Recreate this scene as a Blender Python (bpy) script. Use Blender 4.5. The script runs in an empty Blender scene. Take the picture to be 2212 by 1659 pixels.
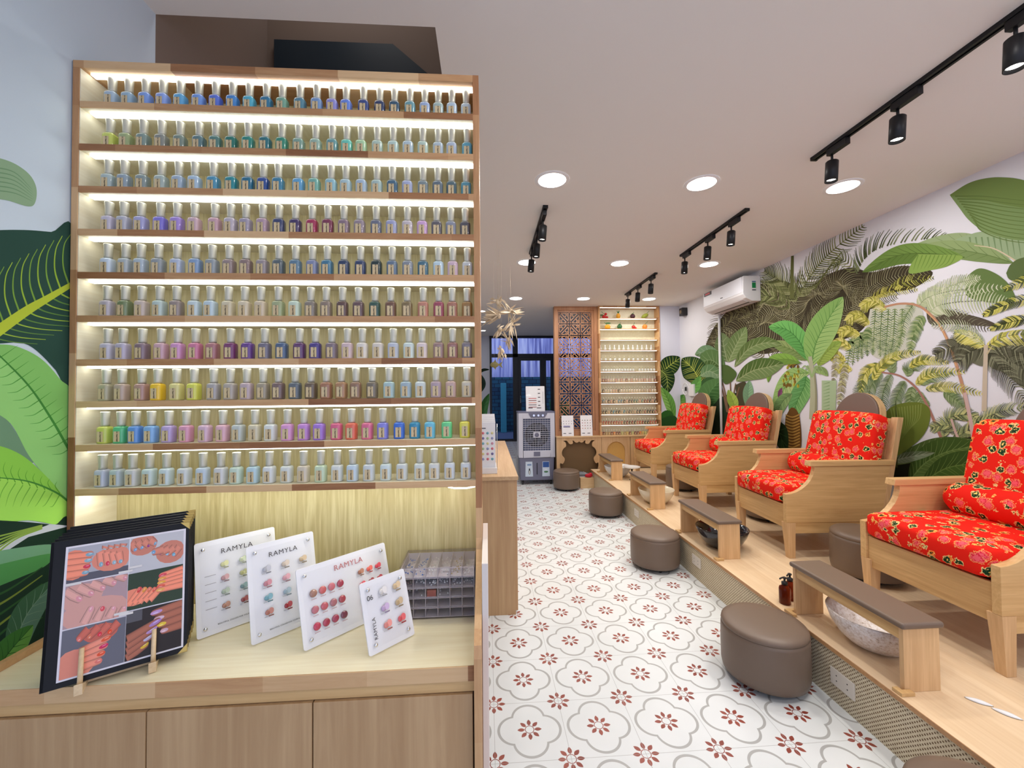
import bpy, bmesh, math, random
from math import pi, sin, cos, sqrt
from mathutils import Vector, Matrix
import numpy as np
random.seed(7)
SC = bpy.context.scene
COL = SC.collection

# ---------------------------------------------------------------- camera
F = 873.2; CX, CY = 1106.0, 829.5; EYE = 1.442
YAW, PITCH, ROLL = 0.0621316, 0.0210113, -0.0096977
_f = np.array([sin(YAW)*cos(PITCH), cos(YAW)*cos(PITCH), sin(PITCH)])
_r = np.array([cos(YAW), -sin(YAW), 0.0]); _u = np.cross(_r, _f)
CR = _r*cos(ROLL)+_u*sin(ROLL); CU = -_r*sin(ROLL)+_u*cos(ROLL); CF = _f
cam = bpy.data.cameras.new('camera'); cam.sensor_width = 36.0; cam.lens = F/2212*36
cam.clip_start = .02; cam.clip_end = 200
camo = bpy.data.objects.new('camera', cam); COL.objects.link(camo)
camo.matrix_world = Matrix(((CR[0], CU[0], -CF[0], 0), (CR[1], CU[1], -CF[1], 0), (CR[2], CU[2], -CF[2], EYE), (0, 0, 0, 1)))
SC.camera = camo

# ---------------------------------------------------------------- light and exposure
SC.view_settings.view_transform = 'Standard'; SC.view_settings.look = 'None'
SC.view_settings.gamma = 1.0; SC.view_settings.use_curve_mapping = False
SC.view_settings.exposure = 0.08
SC.cycles.transparent_max_bounces = 24
wd = bpy.data.worlds.new('sky'); SC.world = wd; wd.use_nodes = True
bg = wd.node_tree.nodes['Background']; bg.inputs[0].default_value = (.60, .68, 1.0, 1); bg.inputs[1].default_value = 1.25
P_DOWN = 6.8      # watt of one recessed downlight
P_SPOT = .9       # watt of one track head
E_STRIP = 5.0     # led strip emission
P_DOOR = 7.0      # daylight through the shopfront behind the camera
def area(name, loc, rot, size, power, color, shape='RECTANGLE', size_y=None, spread=None):
    l = bpy.data.lights.new(name, 'AREA'); l.shape = shape; l.size = size
    if size_y: l.size_y = size_y
    l.energy = power; l.color = color
    if spread: l.spread = spread
    o = bpy.data.objects.new(name, l); COL.objects.link(o); o.location = loc; o.rotation_euler = rot
    return o
# daylight entering by the glazed shopfront behind the camera, at its real opening
area('shopfront_daylight', (0.6, -2.35, 1.5), (pi/2, 0, 0), 3.0, P_DOOR, (.84, .92, 1.0), size_y=2.4)

# unseen fill lamp added in the shaft to brighten the dark stairwell
area('stairwell_fill', (-.67, 1.8, 4.1), (0, 0, 0), .5, 5.0, (1.0, .95, .9))
def ray(px, py): return CF+CR*(px-CX)/F-CU*(py-CY)/F
def onx(px, py, X): d = ray(px, py); k = X/d[0]; return (X, d[1]*k, EYE+d[2]*k)
def ony(px, py, Y): d = ray(px, py); k = Y/d[1]; return (d[0]*k, Y, EYE+d[2]*k)

# ---------------------------------------------------------------- materials
def srgb(r, g, b):
    f = lambda c: c/12.92 if c <= .04045 else ((c+.055)/1.055)**2.4
    return (f(r/255), f(g/255), f(b/255))
def nmat(name):
    m = bpy.data.materials.new(name); m.use_nodes = True
    n = m.node_tree.nodes; return m, n, m.node_tree.links, n['Principled BSDF']
def mat(name, c, rough=.5, metal=0, emit=None, es=1, trans=0, ior=1.45, coat=0, alpha=1, spec=.5):
    m, n, l, b = nmat(name)
    b.inputs['Base Color'].default_value = (*c, 1); b.inputs['Roughness'].default_value = rough
    b.inputs['Metallic'].default_value = metal; b.inputs['IOR'].default_value = ior
    b.inputs['Transmission Weight'].default_value = trans; b.inputs['Coat Weight'].default_value = coat
    b.inputs['Specular IOR Level'].default_value = spec; b.inputs['Alpha'].default_value = alpha
    if emit: b.inputs['Emission Color'].default_value = (*emit, 1); b.inputs['Emission Strength'].default_value = es
    return m
def coords(n, l, scale=(1, 1, 1), rot=(0, 0, 0), kind='Object'):
    t = n.new('ShaderNodeTexCoord'); mp = n.new('ShaderNodeMapping')
    mp.inputs['Scale'].default_value = scale; mp.inputs['Rotation'].default_value = rot
    l.new(t.outputs[kind], mp.inputs[0]); return mp.outputs[0]
def noise(n, l, v, scale, detail=4, rough=.55, dist=0):
    t = n.new('ShaderNodeTexNoise'); t.inputs['Scale'].default_value = scale; t.inputs['Detail'].default_value = detail
    t.inputs['Roughness'].default_value = rough; t.inputs['Distortion'].default_value = dist
    l.new(v, t.inputs['Vector']); return t.outputs['Fac']
def ramp(n, l, fac, stops, interp='LINEAR'):
    r = n.new('ShaderNodeValToRGB'); r.color_ramp.interpolation = interp
    e = r.color_ramp.elements
    while len(e) < len(stops): e.new(.5)
    for i, (p, c) in enumerate(stops): e[i].position = p; e[i].color = (*c, 1)
    l.new(fac, r.inputs[0]); return r.outputs[0]
def mth(n, l, op, a, b=None, c=None):
    m = n.new('ShaderNodeMath'); m.operation = op
    for i, x in enumerate((a, b, c)):
        if x is None: continue
        if isinstance(x, (int, float)): m.inputs[i].default_value = x
        else: l.new(x, m.inputs[i])
    return m.outputs[0]
def mixc(n, l, fac, a, b):
    m = n.new('ShaderNodeMix'); m.data_type = 'RGBA'
    for s, x in ((0, fac), (6, a), (7, b)):
        if isinstance(x, tuple): m.inputs[s].default_value = (*x, 1)
        elif isinstance(x, (int, float)): m.inputs[s].default_value = x
        else: l.new(x, m.inputs[s])
    return m.outputs[2]
def bump(n, l, b, h, s=.2, d=.002):
    k = n.new('ShaderNodeBump'); k.inputs['Strength'].default_value = s; k.inputs['Distance'].default_value = d
    l.new(h, k.inputs['Height']); l.new(k.outputs[0], b.inputs['Normal'])
def wood(name, c1, c2, axis='Z', rough=.45, sc=1.0, contrast=1.0):
    """pale veneer: fine streaks along `axis` plus broad cathedral figure"""
    m, n, l, b = nmat(name)
    i = 'XYZ'.index(axis); s = [16*sc]*3; s[i] = 1.1*sc
    v = coords(n, l, tuple(s)); f1 = noise(n, l, v, 1.6, 5, .6, 1.2)
    s2 = [90*sc]*3; s2[i] = 3*sc
    v2 = coords(n, l, tuple(s2)); f2 = noise(n, l, v2, 1.4, 3, .5)
    f = mth(n, l, 'ADD', mth(n, l, 'MULTIPLY', f1, .65), mth(n, l, 'MULTIPLY', f2, .35))
    h = .5*contrast
    mid = tuple((p+q)/2 for p, q in zip(c1, c2))
    c = ramp(n, l, f, [(.5-.22/contrast, c2), (.5, mid), (.5+.17/contrast, c1)])
    l.new(c, b.inputs['Base Color']); b.inputs['Roughness'].default_value = rough
    bump(n, l, b, f2, .12, .001); return m
def jointed(name, axis='X', cols=None, rough=.5):
    """finger jointed solid rubberwood edge: lengths of different brown with knots"""
    m, n, l, b = nmat(name)
    t = n.new('ShaderNodeTexCoord'); sp = n.new('ShaderNodeSeparateXYZ'); l.new(t.outputs['Object'], sp.inputs[0])
    i = 'XYZ'.index(axis); x = sp.outputs[i]; o = sp.outputs[2 if i != 2 else 0]; o2 = sp.outputs[1]
    row = mth(n, l, 'FLOOR', mth(n, l, 'MULTIPLY_ADD', o, 9.0, .5))
    wn = n.new('ShaderNodeTexWhiteNoise'); wn.noise_dimensions = '1D'; l.new(row, wn.inputs['W'])
    xs = mth(n, l, 'ADD', mth(n, l, 'MULTIPLY', x, 4.3), mth(n, l, 'MULTIPLY', wn.outputs['Value'], 9.0))
    cell = mth(n, l, 'FLOOR', xs)
    cb = n.new('ShaderNodeCombineXYZ'); l.new(cell, cb.inputs[0]); l.new(row, cb.inputs[1])
    w2 = n.new('ShaderNodeTexWhiteNoise'); l.new(cb.outputs[0], w2.inputs['Vector'])
    s = [50]*3; s[i] = 5
    g = noise(n, l, coords(n, l, tuple(s)), 1.0, 5, .6, 1.5)
    f = mth(n, l, 'ADD', mth(n, l, 'MULTIPLY', w2.outputs['Value'], .72), mth(n, l, 'MULTIPLY', g, .38))
    cols = cols or [srgb(132, 82, 46), srgb(172, 120, 76), srgb(202, 156, 108), srgb(222, 184, 136)]
    c = ramp(n, l, f, [(.12, cols[0]), (.38, cols[1]), (.62, cols[2]), (.92, cols[3])])
    l.new(c, b.inputs['Base Color']); b.inputs['Roughness'].default_value = rough
    bump(n, l, b, g, .1, .001); return m
def vcol(name, rough=.6, grain=0, spec=.3, coat=0):
    m, n, l, b = nmat(name)
    a = n.new('ShaderNodeVertexColor'); a.layer_name = 'Col'
    c = a.outputs[0]
    if grain:
        f = noise(n, l, coords(n, l, (1, 1, 1)), 45, 4, .7)
        c = mixc(n, l, mth(n, l, 'MULTIPLY', f, grain), c, (.02, .02, .02))
    l.new(c, b.inputs['Base Color']); b.inputs['Roughness'].default_value = rough
    b.inputs['Specular IOR Level'].default_value = spec; b.inputs['Coat Weight'].default_value = coat
    return m
def objcol(name, rough=.2, coat=.5, spec=.5):
    m, n, l, b = nmat(name)
    a = n.new('ShaderNodeObjectInfo'); l.new(a.outputs['Color'], b.inputs['Base Color'])
    b.inputs['Roughness'].default_value = rough; b.inputs['Coat Weight'].default_value = coat
    b.inputs['Specular IOR Level'].default_value = spec; return m

# ---------------------------------------------------------------- mesh builder
def look(eye, tgt, up=(0, 0, 1)):
    z = (Vector(tgt)-Vector(eye)).normalized(); x = Vector(up).cross(z)
    if x.length < 1e-5: x = Vector((1, 0, 0))
    x.normalize(); y = z.cross(x)
    return Matrix(((x[0], y[0], z[0], eye[0]), (x[1], y[1], z[1], eye[1]), (x[2], y[2], z[2], eye[2]), (0, 0, 0, 1)))
class MB:
    def __init__(s): s.v = []; s.f = []; s.m = []; s.c = []; s.sm = []
    def add(s, vs, fs, mi=0, col=None, smooth=False, M=None):
        o = len(s.v)
        for p in vs: s.v.append(tuple(M @ Vector(p)) if M else tuple(p))
        for q in fs: s.f.append([o+i for i in q]); s.m.append(mi); s.c.append(col or (1, 1, 1)); s.sm.append(smooth)
        return s
    def box(s, x0, x1, y0, y1, z0, z1, mi=0, col=None, M=None):
        vs = [(x, y, z) for z in (z0, z1) for y in (y0, y1) for x in (x0, x1)]
        return s.add(vs, [(0, 2, 3, 1), (4, 5, 7, 6), (0, 1, 5, 4), (2, 6, 7, 3), (0, 4, 6, 2), (1, 3, 7, 5)], mi, col, False, M)
    def poly(s, pts, mi=0, col=None, M=None): return s.add(pts, [list(range(len(pts)))], mi, col, False, M)
    def prism(s, pts, a, b, plane='XZ', mi=0, col=None, M=None):
        """extrude a 2-D outline; plane XZ extrudes along Y, XY along Z, YZ along X"""
        n = len(pts)
        def P(p, d): return (p[0], d, p[1]) if plane == 'XZ' else ((p[0], p[1], d) if plane == 'XY' else (d, p[0], p[1]))
        vs = [P(p, a) for p in pts]+[P(p, b) for p in pts]
        fs = [list(range(n))[::-1], [n+i for i in range(n)]]+[(i, (i+1) % n, n+(i+1) % n, n+i) for i in range(n)]
        return s.add(vs, fs, mi, col, False, M)
    def lathe(s, prof, seg=24, mi=0, col=None, M=None, cap=True, smooth=True, sq=0, sx=1, sy=1):
        """profile of (radius, z); sq>0 makes a rounded square section"""
        vs = []; n = len(prof)
        for r, z in prof:
            for k in range(seg):
                t = 2*pi*(k+.5)/seg; cx, cy = cos(t), sin(t)
                if sq:
                    e = 1-sq*.75; cx = math.copysign(abs(cx)**e, cx); cy = math.copysign(abs(cy)**e, cy)
                vs.append((r*cx*sx, r*cy*sy, z))
        fs = [(i*seg+k, i*seg+(k+1) % seg, (i+1)*seg+(k+1) % seg, (i+1)*seg+k) for i in range(n-1) for k in range(seg)]
        s.add(vs, fs, mi, col, smooth, M)
        if cap:
            if prof[0][0] > 1e-6: s.add(vs[:seg], [list(range(seg))[::-1]], mi, col, False, M)
            if prof[-1][0] > 1e-6: s.add(vs[-seg:], [list(range(seg))], mi, col, False, M)
        return s
    def cyl(s, p, q, r, seg=16, mi=0, col=None, r2=None, smooth=True):
        L = (Vector(q)-Vector(p)).length
        return s.lathe([(r, 0), (r if r2 is None else r2, L)], seg, mi, col, look(p, q), True, smooth)
    def tube(s, pts, rad, seg=8, mi=0, col=None):
        pts = [Vector(p) for p in pts]; n = len(pts); R = rad if isinstance(rad, (list, tuple)) else [rad]*n
        vs = []; up = Vector((0, 0, 1)); 
        for i, p in enumerate(pts):
            t = (pts[min(i+1, n-1)]-pts[max(i-1, 0)]).normalized()
            x = t.cross(up)
            if x.length < .05: x = t.cross(Vector((1, 0, 0)))
            x.normalize(); y = t.cross(x)
            for k in range(seg):
                a = 2*pi*k/seg; vs.append(p+x*(cos(a)*R[i])+y*(sin(a)*R[i]))
        fs = [(i*seg+k, i*seg+(k+1) % seg, (i+1)*seg+(k+1) % seg, (i+1)*seg+k) for i in range(n-1) for k in range(seg)]
        fs += [list(range(seg))[::-1], [(n-1)*seg+k for k in range(seg)]]
        return s.add(vs, fs, mi, col, True)
    def ball(s, c, rx, ry=None, rz=None, seg=16, mi=0, col=None, M=None, power=1):
        ry = ry or rx; rz = rz or rx; rings = max(6, seg//2); vs = []; fs = []
        for i in range(rings+1):
            a = -pi/2+pi*i/rings
            for k in range(seg):
                b = 2*pi*k/seg
                vs.append((c[0]+rx*cos(a)*cos(b), c[1]+ry*cos(a)*sin(b), c[2]+rz*sin(a)))
        for i in range(rings):
            for k in range(seg): fs.append((i*seg+k, i*seg+(k+1) % seg, (i+1)*seg+(k+1) % seg, (i+1)*seg+k))
        return s.add(vs, fs, mi, col, True, M)
    def build(s, name, mats, parent=None, loc=None, rot=None, bevel=0, seg=2, subd=0, M=None):
        me = bpy.data.meshes.new(name); me.from_pydata(s.v, [], s.f); 
        mats = mats if isinstance(mats, (list, tuple)) else [mats]
        for m in mats: me.materials.append(m)
        me.polygons.foreach_set('material_index', s.m); me.polygons.foreach_set('use_smooth', s.sm)
        if any(c != (1, 1, 1) for c in s.c):
            a = me.color_attributes.new('Col', 'FLOAT_COLOR', 'CORNER'); d = []
            for p, c in zip(me.polygons, s.c): d += [c[0], c[1], c[2], 1]*p.loop_total
            a.data.foreach_set('color', d)
        bm = bmesh.new(); bm.from_mesh(me); bmesh.ops.remove_doubles(bm, verts=bm.verts, dist=1e-6)
        if len(bm.faces) < 4000: bmesh.ops.recalc_face_normals(bm, faces=bm.faces)
        bm.to_mesh(me); bm.free(); me.update()
        o = bpy.data.objects.new(name, me); COL.objects.link(o)
        if parent: o.parent = parent
        if loc: o.location = loc
        if rot: o.rotation_euler = rot
        if M: o.matrix_local = M
        if bevel:
            b = o.modifiers.new('bevel', 'BEVEL'); b.width = bevel; b.segments = seg; b.limit_method = 'ANGLE'; b.angle_limit = .6
            b.harden_normals = False
        if subd:
            k = o.modifiers.new('sub', 'SUBSURF'); k.levels = subd; k.render_levels = subd
        return o
def tag(o, label, cat, group=None):
    o['label'] = label; o['category'] = cat
    if group: o['group'] = group
    return o
def structure(o): o['kind'] = 'structure'; return o
def thing(name, label, cat, loc=(0, 0, 0), rz=0, group=None):
    o = bpy.data.objects.new(name, None); COL.objects.link(o); o.location = loc; o.rotation_euler = (0, 0, rz)
    o.empty_display_size = .05
    return tag(o, label, cat, group)
def dup(root, loc=None, rz=None, label=None, group=None, mesh_from=None):
    def cp(o, par):
        c = o.copy(); COL.objects.link(c); c.parent = par
        for ch in list(kids.get(o.name, [])): cp(ch, c)
        return c
    kids = {}
    def walk(o):
        kids[o.name] = list(o.children)
        for ch in o.children: walk(ch)
    walk(root); r = cp(root, None)
    if loc: r.location = loc
    if rz is not None: r.rotation_euler = (0, 0, rz)
    if label: r['label'] = label
    if group: r['group'] = group
    return r
def text(s, size, m, parent, M, name='lettering', align='LEFT', depth=.0002, spacing=1.0):
    c = bpy.data.curves.new(name, 'FONT'); c.body = s; c.size = size; c.align_x = align; c.extrude = depth
    c.space_character = spacing; c.resolution_u = 3
    t = bpy.data.objects.new('t', c); COL.objects.link(t)
    dg = bpy.context.evaluated_depsgraph_get(); me = bpy.data.meshes.new_from_object(t.evaluated_get(dg))
    bpy.data.objects.remove(t); me.materials.clear(); me.materials.append(m)
    o = bpy.data.objects.new(name, me); COL.objects.link(o); o.parent = parent; o.matrix_local = M
    return o
ORD = ['first', 'second', 'third', 'fourth', 'fifth', 'sixth', 'seventh', 'eighth', 'ninth', 'tenth', 'eleventh', 'twelfth', 'thirteenth', 'fourteenth',
       'fifteenth', 'sixteenth', 'seventeenth', 'eighteenth', 'nineteenth', 'twentieth', 'twenty-first', 'twenty-second', 'twenty-third']
def cutout(outer, hole, y, depth, name, m, parent):
    """board in the XZ plane with an opening sawn through it"""
    c = bpy.data.curves.new(name, 'CURVE'); c.dimensions = '2D'; c.fill_mode = 'BOTH'; c.extrude = depth/2
    for pts in (outer, hole):
        s = c.splines.new('POLY'); s.points.add(len(pts)-1); s.use_cyclic_u = True
        for p, q in zip(s.points, pts): p.co = (q[0], q[1], 0, 1)
    t = bpy.data.objects.new('t', c); COL.objects.link(t)
    dg = bpy.context.evaluated_depsgraph_get(); me = bpy.data.meshes.new_from_object(t.evaluated_get(dg)); bpy.data.objects.remove(t)
    me.transform(Matrix(((1, 0, 0, 0), (0, 0, -1, y+depth/2), (0, 1, 0, 0), (0, 0, 0, 1)))); me.materials.clear(); me.materials.append(m)
    o = bpy.data.objects.new(name, me); COL.objects.link(o); o.parent = parent; return o
# catmull rom
def cr(pts, n=12):
    P = [Vector(p) for p in pts]; P = [P[0]*2-P[1]]+P+[P[-1]*2-P[-2]]; out = []
    for i in range(1, len(P)-2):
        a, b, c, d = P[i-1:i+3]
        for k in range(n):
            t = k/n; out.append(.5*((2*b)+(c-a)*t+(2*a-5*b+4*c-d)*t*t+(3*b-a-3*c+d)*t**3))
    out.append(P[-2]); return out

# ---------------------------------------------------------------- shared materials
PALE = wood('pale_veneer', srgb(214, 180, 138), srgb(190, 150, 106), 'Z')
PALEX = wood('pale_veneer_across', srgb(222, 190, 146), srgb(200, 162, 116), 'X')
TOPW = wood('pale_lacquered_ash', srgb(240, 232, 202), srgb(226, 212, 174), 'X', rough=.3)
PALEY = wood('pale_veneer_deep', srgb(214, 180, 138), srgb(192, 152, 108), 'Y')
BACK = wood('oak_back_panel', srgb(206, 194, 146), srgb(164, 146, 96), 'Z', sc=1.7, contrast=1.1)
JX = jointed('jointed_edge', 'X'); JZ = jointed('jointed_upright', 'Z')
OAK = wood('chair_ash', srgb(230, 192, 134), srgb(198, 154, 98), 'X', sc=.8)
OAKY = wood('chair_ash_cross', srgb(226, 188, 130), srgb(190, 146, 92), 'Y', sc=.8)
OAKZ = wood('chair_ash_upright', srgb(230, 192, 142), srgb(200, 156, 108), 'Z', sc=.8)
BLACK = mat('black_metal', (.012, .012, .014), .45, .3)
BLKP = mat('black_plastic', (.02, .02, .022), .5)
WHITEP = mat('white_plastic', (.82, .82, .84), .35)
PVC = mat('taupe_leatherette', srgb(115, 97, 83), .42, spec=.5)
LEDM = mat('led_strip', (1, 1, 1), .5, emit=(.97, 1.0, .98), es=E_STRIP)
LAMPM = mat('lamp_diffuser', (1, 1, 1), .5, emit=(1.0, .97, .93), es=8)
LEDB = mat('back_shelf_led', (1, 1, 1), .5, emit=(1.0, 1.0, .93), es=3.2)
STEEL = mat('polished_steel', (.75, .75, .76), .2, 1)
GOLD = mat('brass_corner', srgb(190, 160, 90), .3, 1)
def thin_clear(name, tint, gloss=.10, rough=.06):
    m = bpy.data.materials.new(name); m.use_nodes = True; n = m.node_tree.nodes; l = m.node_tree.links; n.clear()
    o = n.new('ShaderNodeOutputMaterial'); mx = n.new('ShaderNodeMixShader'); tr = n.new('ShaderNodeBsdfTransparent'); gl = n.new('ShaderNodeBsdfGlossy')
    lw_ = n.new('ShaderNodeLayerWeight'); lw_.inputs[0].default_value = .5
    fr = mth(n, l, 'ADD', mth(n, l, 'MULTIPLY', mth(n, l, 'POWER', lw_.outputs['Facing'], 4.0), .6), .05)
    tr.inputs[0].default_value = (*tint, 1); gl.inputs['Roughness'].default_value = rough
    l.new(mth(n, l, 'MULTIPLY', fr, gloss*9), mx.inputs[0]); l.new(tr.outputs[0], mx.inputs[1]); l.new(gl.outputs[0], mx.inputs[2]); l.new(mx.outputs[0], o.inputs[0]); return m
GLASSW = mat('window_glass', (.9, .95, 1), .02, trans=1.0, ior=1.02)
VPR = vcol('printed_colours', .45, 0, .4)
VSW = vcol('glossy_polish', .12, 0, .6, .8)
# ================================================================ ROOM
XL, XR, YB, YF, H = -1.157, 3.07, 9.6, -2.4, 2.79
def tile_material():
    m, n, l, b = nmat('patterned_cement_tile')
    t = n.new('ShaderNodeTexCoord'); sp = n.new('ShaderNodeSeparateXYZ'); l.new(t.outputs['Object'], sp.inputs[0])
    M_ = lambda op, *a: mth(n, l, op, *a)
    u = M_('DIVIDE', M_('SUBTRACT', sp.outputs[0], 0.0199), .3); v = M_('DIVIDE', M_('SUBTRACT', sp.outputs[1], 1.6027), .3)
    fu = M_('SUBTRACT', M_('FRACT', u), .5); fv = M_('SUBTRACT', M_('FRACT', v), .5)      # tile centre = 0
    au = M_('ABSOLUTE', fu); av = M_('ABSOLUTE', fv)
    def ln(a, c): return M_('SQRT', M_('ADD', M_('MULTIPLY', a, a), M_('MULTIPLY', c, c)))
    d = M_('SUBTRACT', M_('MINIMUM', ln(M_('SUBTRACT', au, .205), av), ln(au, M_('SUBTRACT', av, .205))), .245)
    w = M_('ADD', .0105, M_('MULTIPLY', M_('MAXIMUM', au, av), .020))
    ring = M_('LESS_THAN', M_('ABSOLUTE', M_('ADD', d, .010)), w)
    gu = M_('SUBTRACT', M_('FRACT', M_('ADD', u, .5)), .5); gv = M_('SUBTRACT', M_('FRACT', M_('ADD', v, .5)), .5)  # corner = 0
    def flower(a, c, s):
        r = M_('DIVIDE', ln(a, c), s); th = M_('ARCTAN2', c, a)
        k = M_('COSINE', M_('MULTIPLY', th, 8.0)); ang = M_('MULTIPLY', M_('ADD', k, 1.0), .5)    # 1 on petal axis
        q = M_('DIVIDE', M_('SUBTRACT', r, .70), .31)                                  # along petal -1..1
        prof = M_('SUBTRACT', 1.0, M_('MULTIPLY', q, q))
        halfw = M_('MULTIPLY', prof, .165)
        # angular distance from petal axis
        st = M_('DIVIDE', th, pi/4); da = M_('MULTIPLY', M_('ABSOLUTE', M_('SUBTRACT', st, M_('ROUND', st))), pi/4)
        lat = M_('MULTIPLY', r, da)
        pet = M_('LESS_THAN', lat, halfw)
        rg = M_('LESS_THAN', M_('ABSOLUTE', M_('SUBTRACT', r, .36)), .030)
        return M_('MAXIMUM', pet, rg)
    fl = M_('MAXIMUM', flower(fu, fv, .172), flower(gu, gv, .178))
    gr = M_('LESS_THAN', M_('MINIMUM', M_('ABSOLUTE', gu), M_('ABSOLUTE', gv)), .0035)
    dirt = noise(n, l, coords(n, l), 1.3, 4, .6)
    base = ramp(n, l, dirt, [(.3, srgb(214, 218, 218)), (.7, srgb(229, 232, 233))])
    tone = noise(n, l, coords(n, l), 9, 3, .6)
    red = ramp(n, l, tone, [(.35, srgb(132, 60, 48)), (.7, srgb(160, 84, 70))])
    c = mixc(n, l, ring, base, srgb(172, 172, 170)); c = mixc(n, l, fl, c, red); c = mixc(n, l, M_('MULTIPLY', gr, .6), c, srgb(150, 148, 145))
    l.new(c, b.inputs['Base Color']); b.inputs['Roughness'].default_value = .32; b.inputs['Specular IOR Level'].default_value = .35
    return m
TILE = tile_material()
CEIL = mat('ceiling_paint', srgb(228, 225, 222), .9, spec=.1)
WALLP = mat('wall_paint', srgb(232, 232, 236), .85, spec=.15)
BROWN = mat('brown_stairwell_paint', srgb(122, 106, 96), .9)
NAVY = mat('dark_blue_glass', (.012, .026, .042), .3)
MUR = vcol('printed_wallpaper', .8, 0, .1)

structure(MB().box(XL-.1, XR+.1, YF-.1, YB, -.1, 0).build('floor', TILE))
structure(MB().box(XL, XR, 7.0, YB, .001, .29).build('floor_rear', TILE))
c = MB()
HX, HY0, HY1 = -.179, 1.475, 2.2
c.box(HX, XR+.1, YF-.1, YB+.1, H, H+.12); c.box(XL-.1, HX, YF-.1, HY0, H, H+.12); c.box(XL-.1, HX, HY1, YB+.1, H, H+.12)
structure(c.build('ceiling', CEIL))
s = MB(); s.box(XL-.08, HX+.08, HY1, HY1+.06, H+.121, 4.2); s.box(HX, HX+.08, HY0, HY1, H+.121, 4.2); s.box(XL-.1, XL, HY0, HY1, 0, 4.2)
s.box(XL-.08, HX+.08, HY0-.08, HY0, H+.121, 4.2); s.box(XL-.08, HX+.08, HY0-.08, HY0+.42, 4.2, 4.3)
structure(s.build('wall_stairwell', BROWN))
P = [ony(595, 90, 2.19), ony(850, 100, 2.19), ony(950, 185, 2.19), ony(595, 185, 2.19)]
w = MB(); w.prism([(p[0], p[2]) for p in P], 2.175, 2.2, 'XZ')
structure(w.build('window_2', NAVY))

# ---- printed jungle wallpaper (a flat print, each shape a hair above the paper)
class Mural(MB):
    def __init__(s, fn, clip=None): super().__init__(); s.fn = fn; s.k = 0; s.hold = False
    def pt(s, p):
        return s.fn(p[0], p[1], s.k)
    def P(s, pts, col):
        s.k += 1; s.add([s.pt(p) for p in pts], [list(range(len(pts)))], 0, srgb(*col))
    def strip(s, pts, w, col, taper=True, n=6):
        """a line of width w along pts"""
        c = cr([(p[0], p[1], 0) for p in pts], n); N = len(c); L = []; R = []
        for i, p in enumerate(c):
            t = (c[min(i+1, N-1)]-c[max(i-1, 0)]); t.normalize(); nx, ny = -t.y, t.x
            q = i/(N-1); ww = (w[0]*(1-q)+w[1]*q if isinstance(w, tuple) else (w*(1-q)**.7+.3 if taper else w))/2
            L.append((p.x+nx*ww, p.y+ny*ww)); R.append((p.x-nx*ww, p.y-ny*ww))
        if not s.hold: s.k += 1
        o = [s.pt(p) for p in L]+[s.pt(p) for p in R]
        s.add(o, [(i, i+1, N+i+1, N+i) for i in range(N-1)], 0, srgb(*col))
    def leaf(s, mid, w, c1, c2=None, vein=None, nv=9, peak=.5, sl=.35, vw=1.1, sharp=.75):
        """blade along mid, max width w; halves shaded c1/c2, nv veins a side"""
        c2 = c2 or tuple(int(x*.86) for x in c1); vein = vein or tuple(int(x*.82) for x in c1)
        c = cr([(p[0], p[1], 0) for p in mid], 10); N = len(c); A = []; B = []
        for i, p in enumerate(c):
            t = (c[min(i+1, N-1)]-c[max(i-1, 0)]); t.normalize(); q = i/(N-1)
            e = q/peak if q < peak else (1-q)/(1-peak)
            ww = w/2*math.sin(max(e, 0)*pi/2)**sharp+.3
            A.append((p.x-t.y*ww, p.y+t.x*ww)); B.append((p.x+t.y*ww, p.y-t.x*ww))
        for side, col in ((A, c1), (B, c2)):
            s.k += 1; o = [s.pt((p.x, p.y)) for p in c]+[s.pt(p) for p in side]
            s.add(o, [(i, i+1, N+i+1, N+i) for i in range(N-1)], 0, srgb(*col))
        s.k += 1; s.hold = True
        for side in (A, B):
            for j in range(nv):
                i = int((.06+.84*j/max(nv, 1))*(N-1)); k = min(N-1, i+int(N*sl*.35)+1)
                q = side[k]; m0 = c[i]
                s.strip([(m0.x, m0.y), (m0.x*.5+q[0]*.5+(c[k].x-m0.x)*.08, m0.y*.5+q[1]*.5+(c[k].y-m0.y)*.08), (m0.x*.06+q[0]*.94, m0.y*.06+q[1]*.94)], vw, vein, n=3)
        s.hold = False; s.strip(mid, (max(2.4, w*.05), .8), vein, n=8)
    def frond(s, mid, ln, col, n=24, w=2.0, ang=.9, sides=(1, -1), curve=.25, edge=None, down=0, rib=None):
        """palm or fern frond: leaflets leave the rib at angle ang and curve to its tip"""
        c = cr([(p[0], p[1], 0) for p in mid], 12); N = len(c)
        if rib: s.strip(mid, (2.2, .8), rib, n=8)
        s.k += 1; s.hold = True
        for j in range(n):
            s.k += .25 if j % 4 else -.75
            q = (j+.5)/n; i = min(N-2, int(q*(N-1))); t = (c[i+1]-c[i]).normalized()
            L = ln*(math.sin(pi*min(1, q*.85+.13))**.6)*random.uniform(.9, 1.08)
            for sd in sides:
                a = ang*sd; dx = t.x*cos(a)-t.y*sin(a); dy = t.x*sin(a)+t.y*cos(a)
                tx = t.x*curve+dx*(1-curve); ty = t.y*curve+dy*(1-curve)+down*.5
                p0 = (c[i].x, c[i].y); p1 = (p0[0]+dx*L*.5, p0[1]+dy*L*.5+down*L*.06); p2 = (p1[0]+tx*L*.55, p1[1]+ty*L*.55)
                cc = col if not callable(col) else col(q, sd)
                if isinstance(cc, list): cc = random.choice(cc)
                s.strip([p0, p1, p2], (w, w*.25), cc, n=3)
        s.k = math.ceil(s.k)+1; s.hold = False
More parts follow.
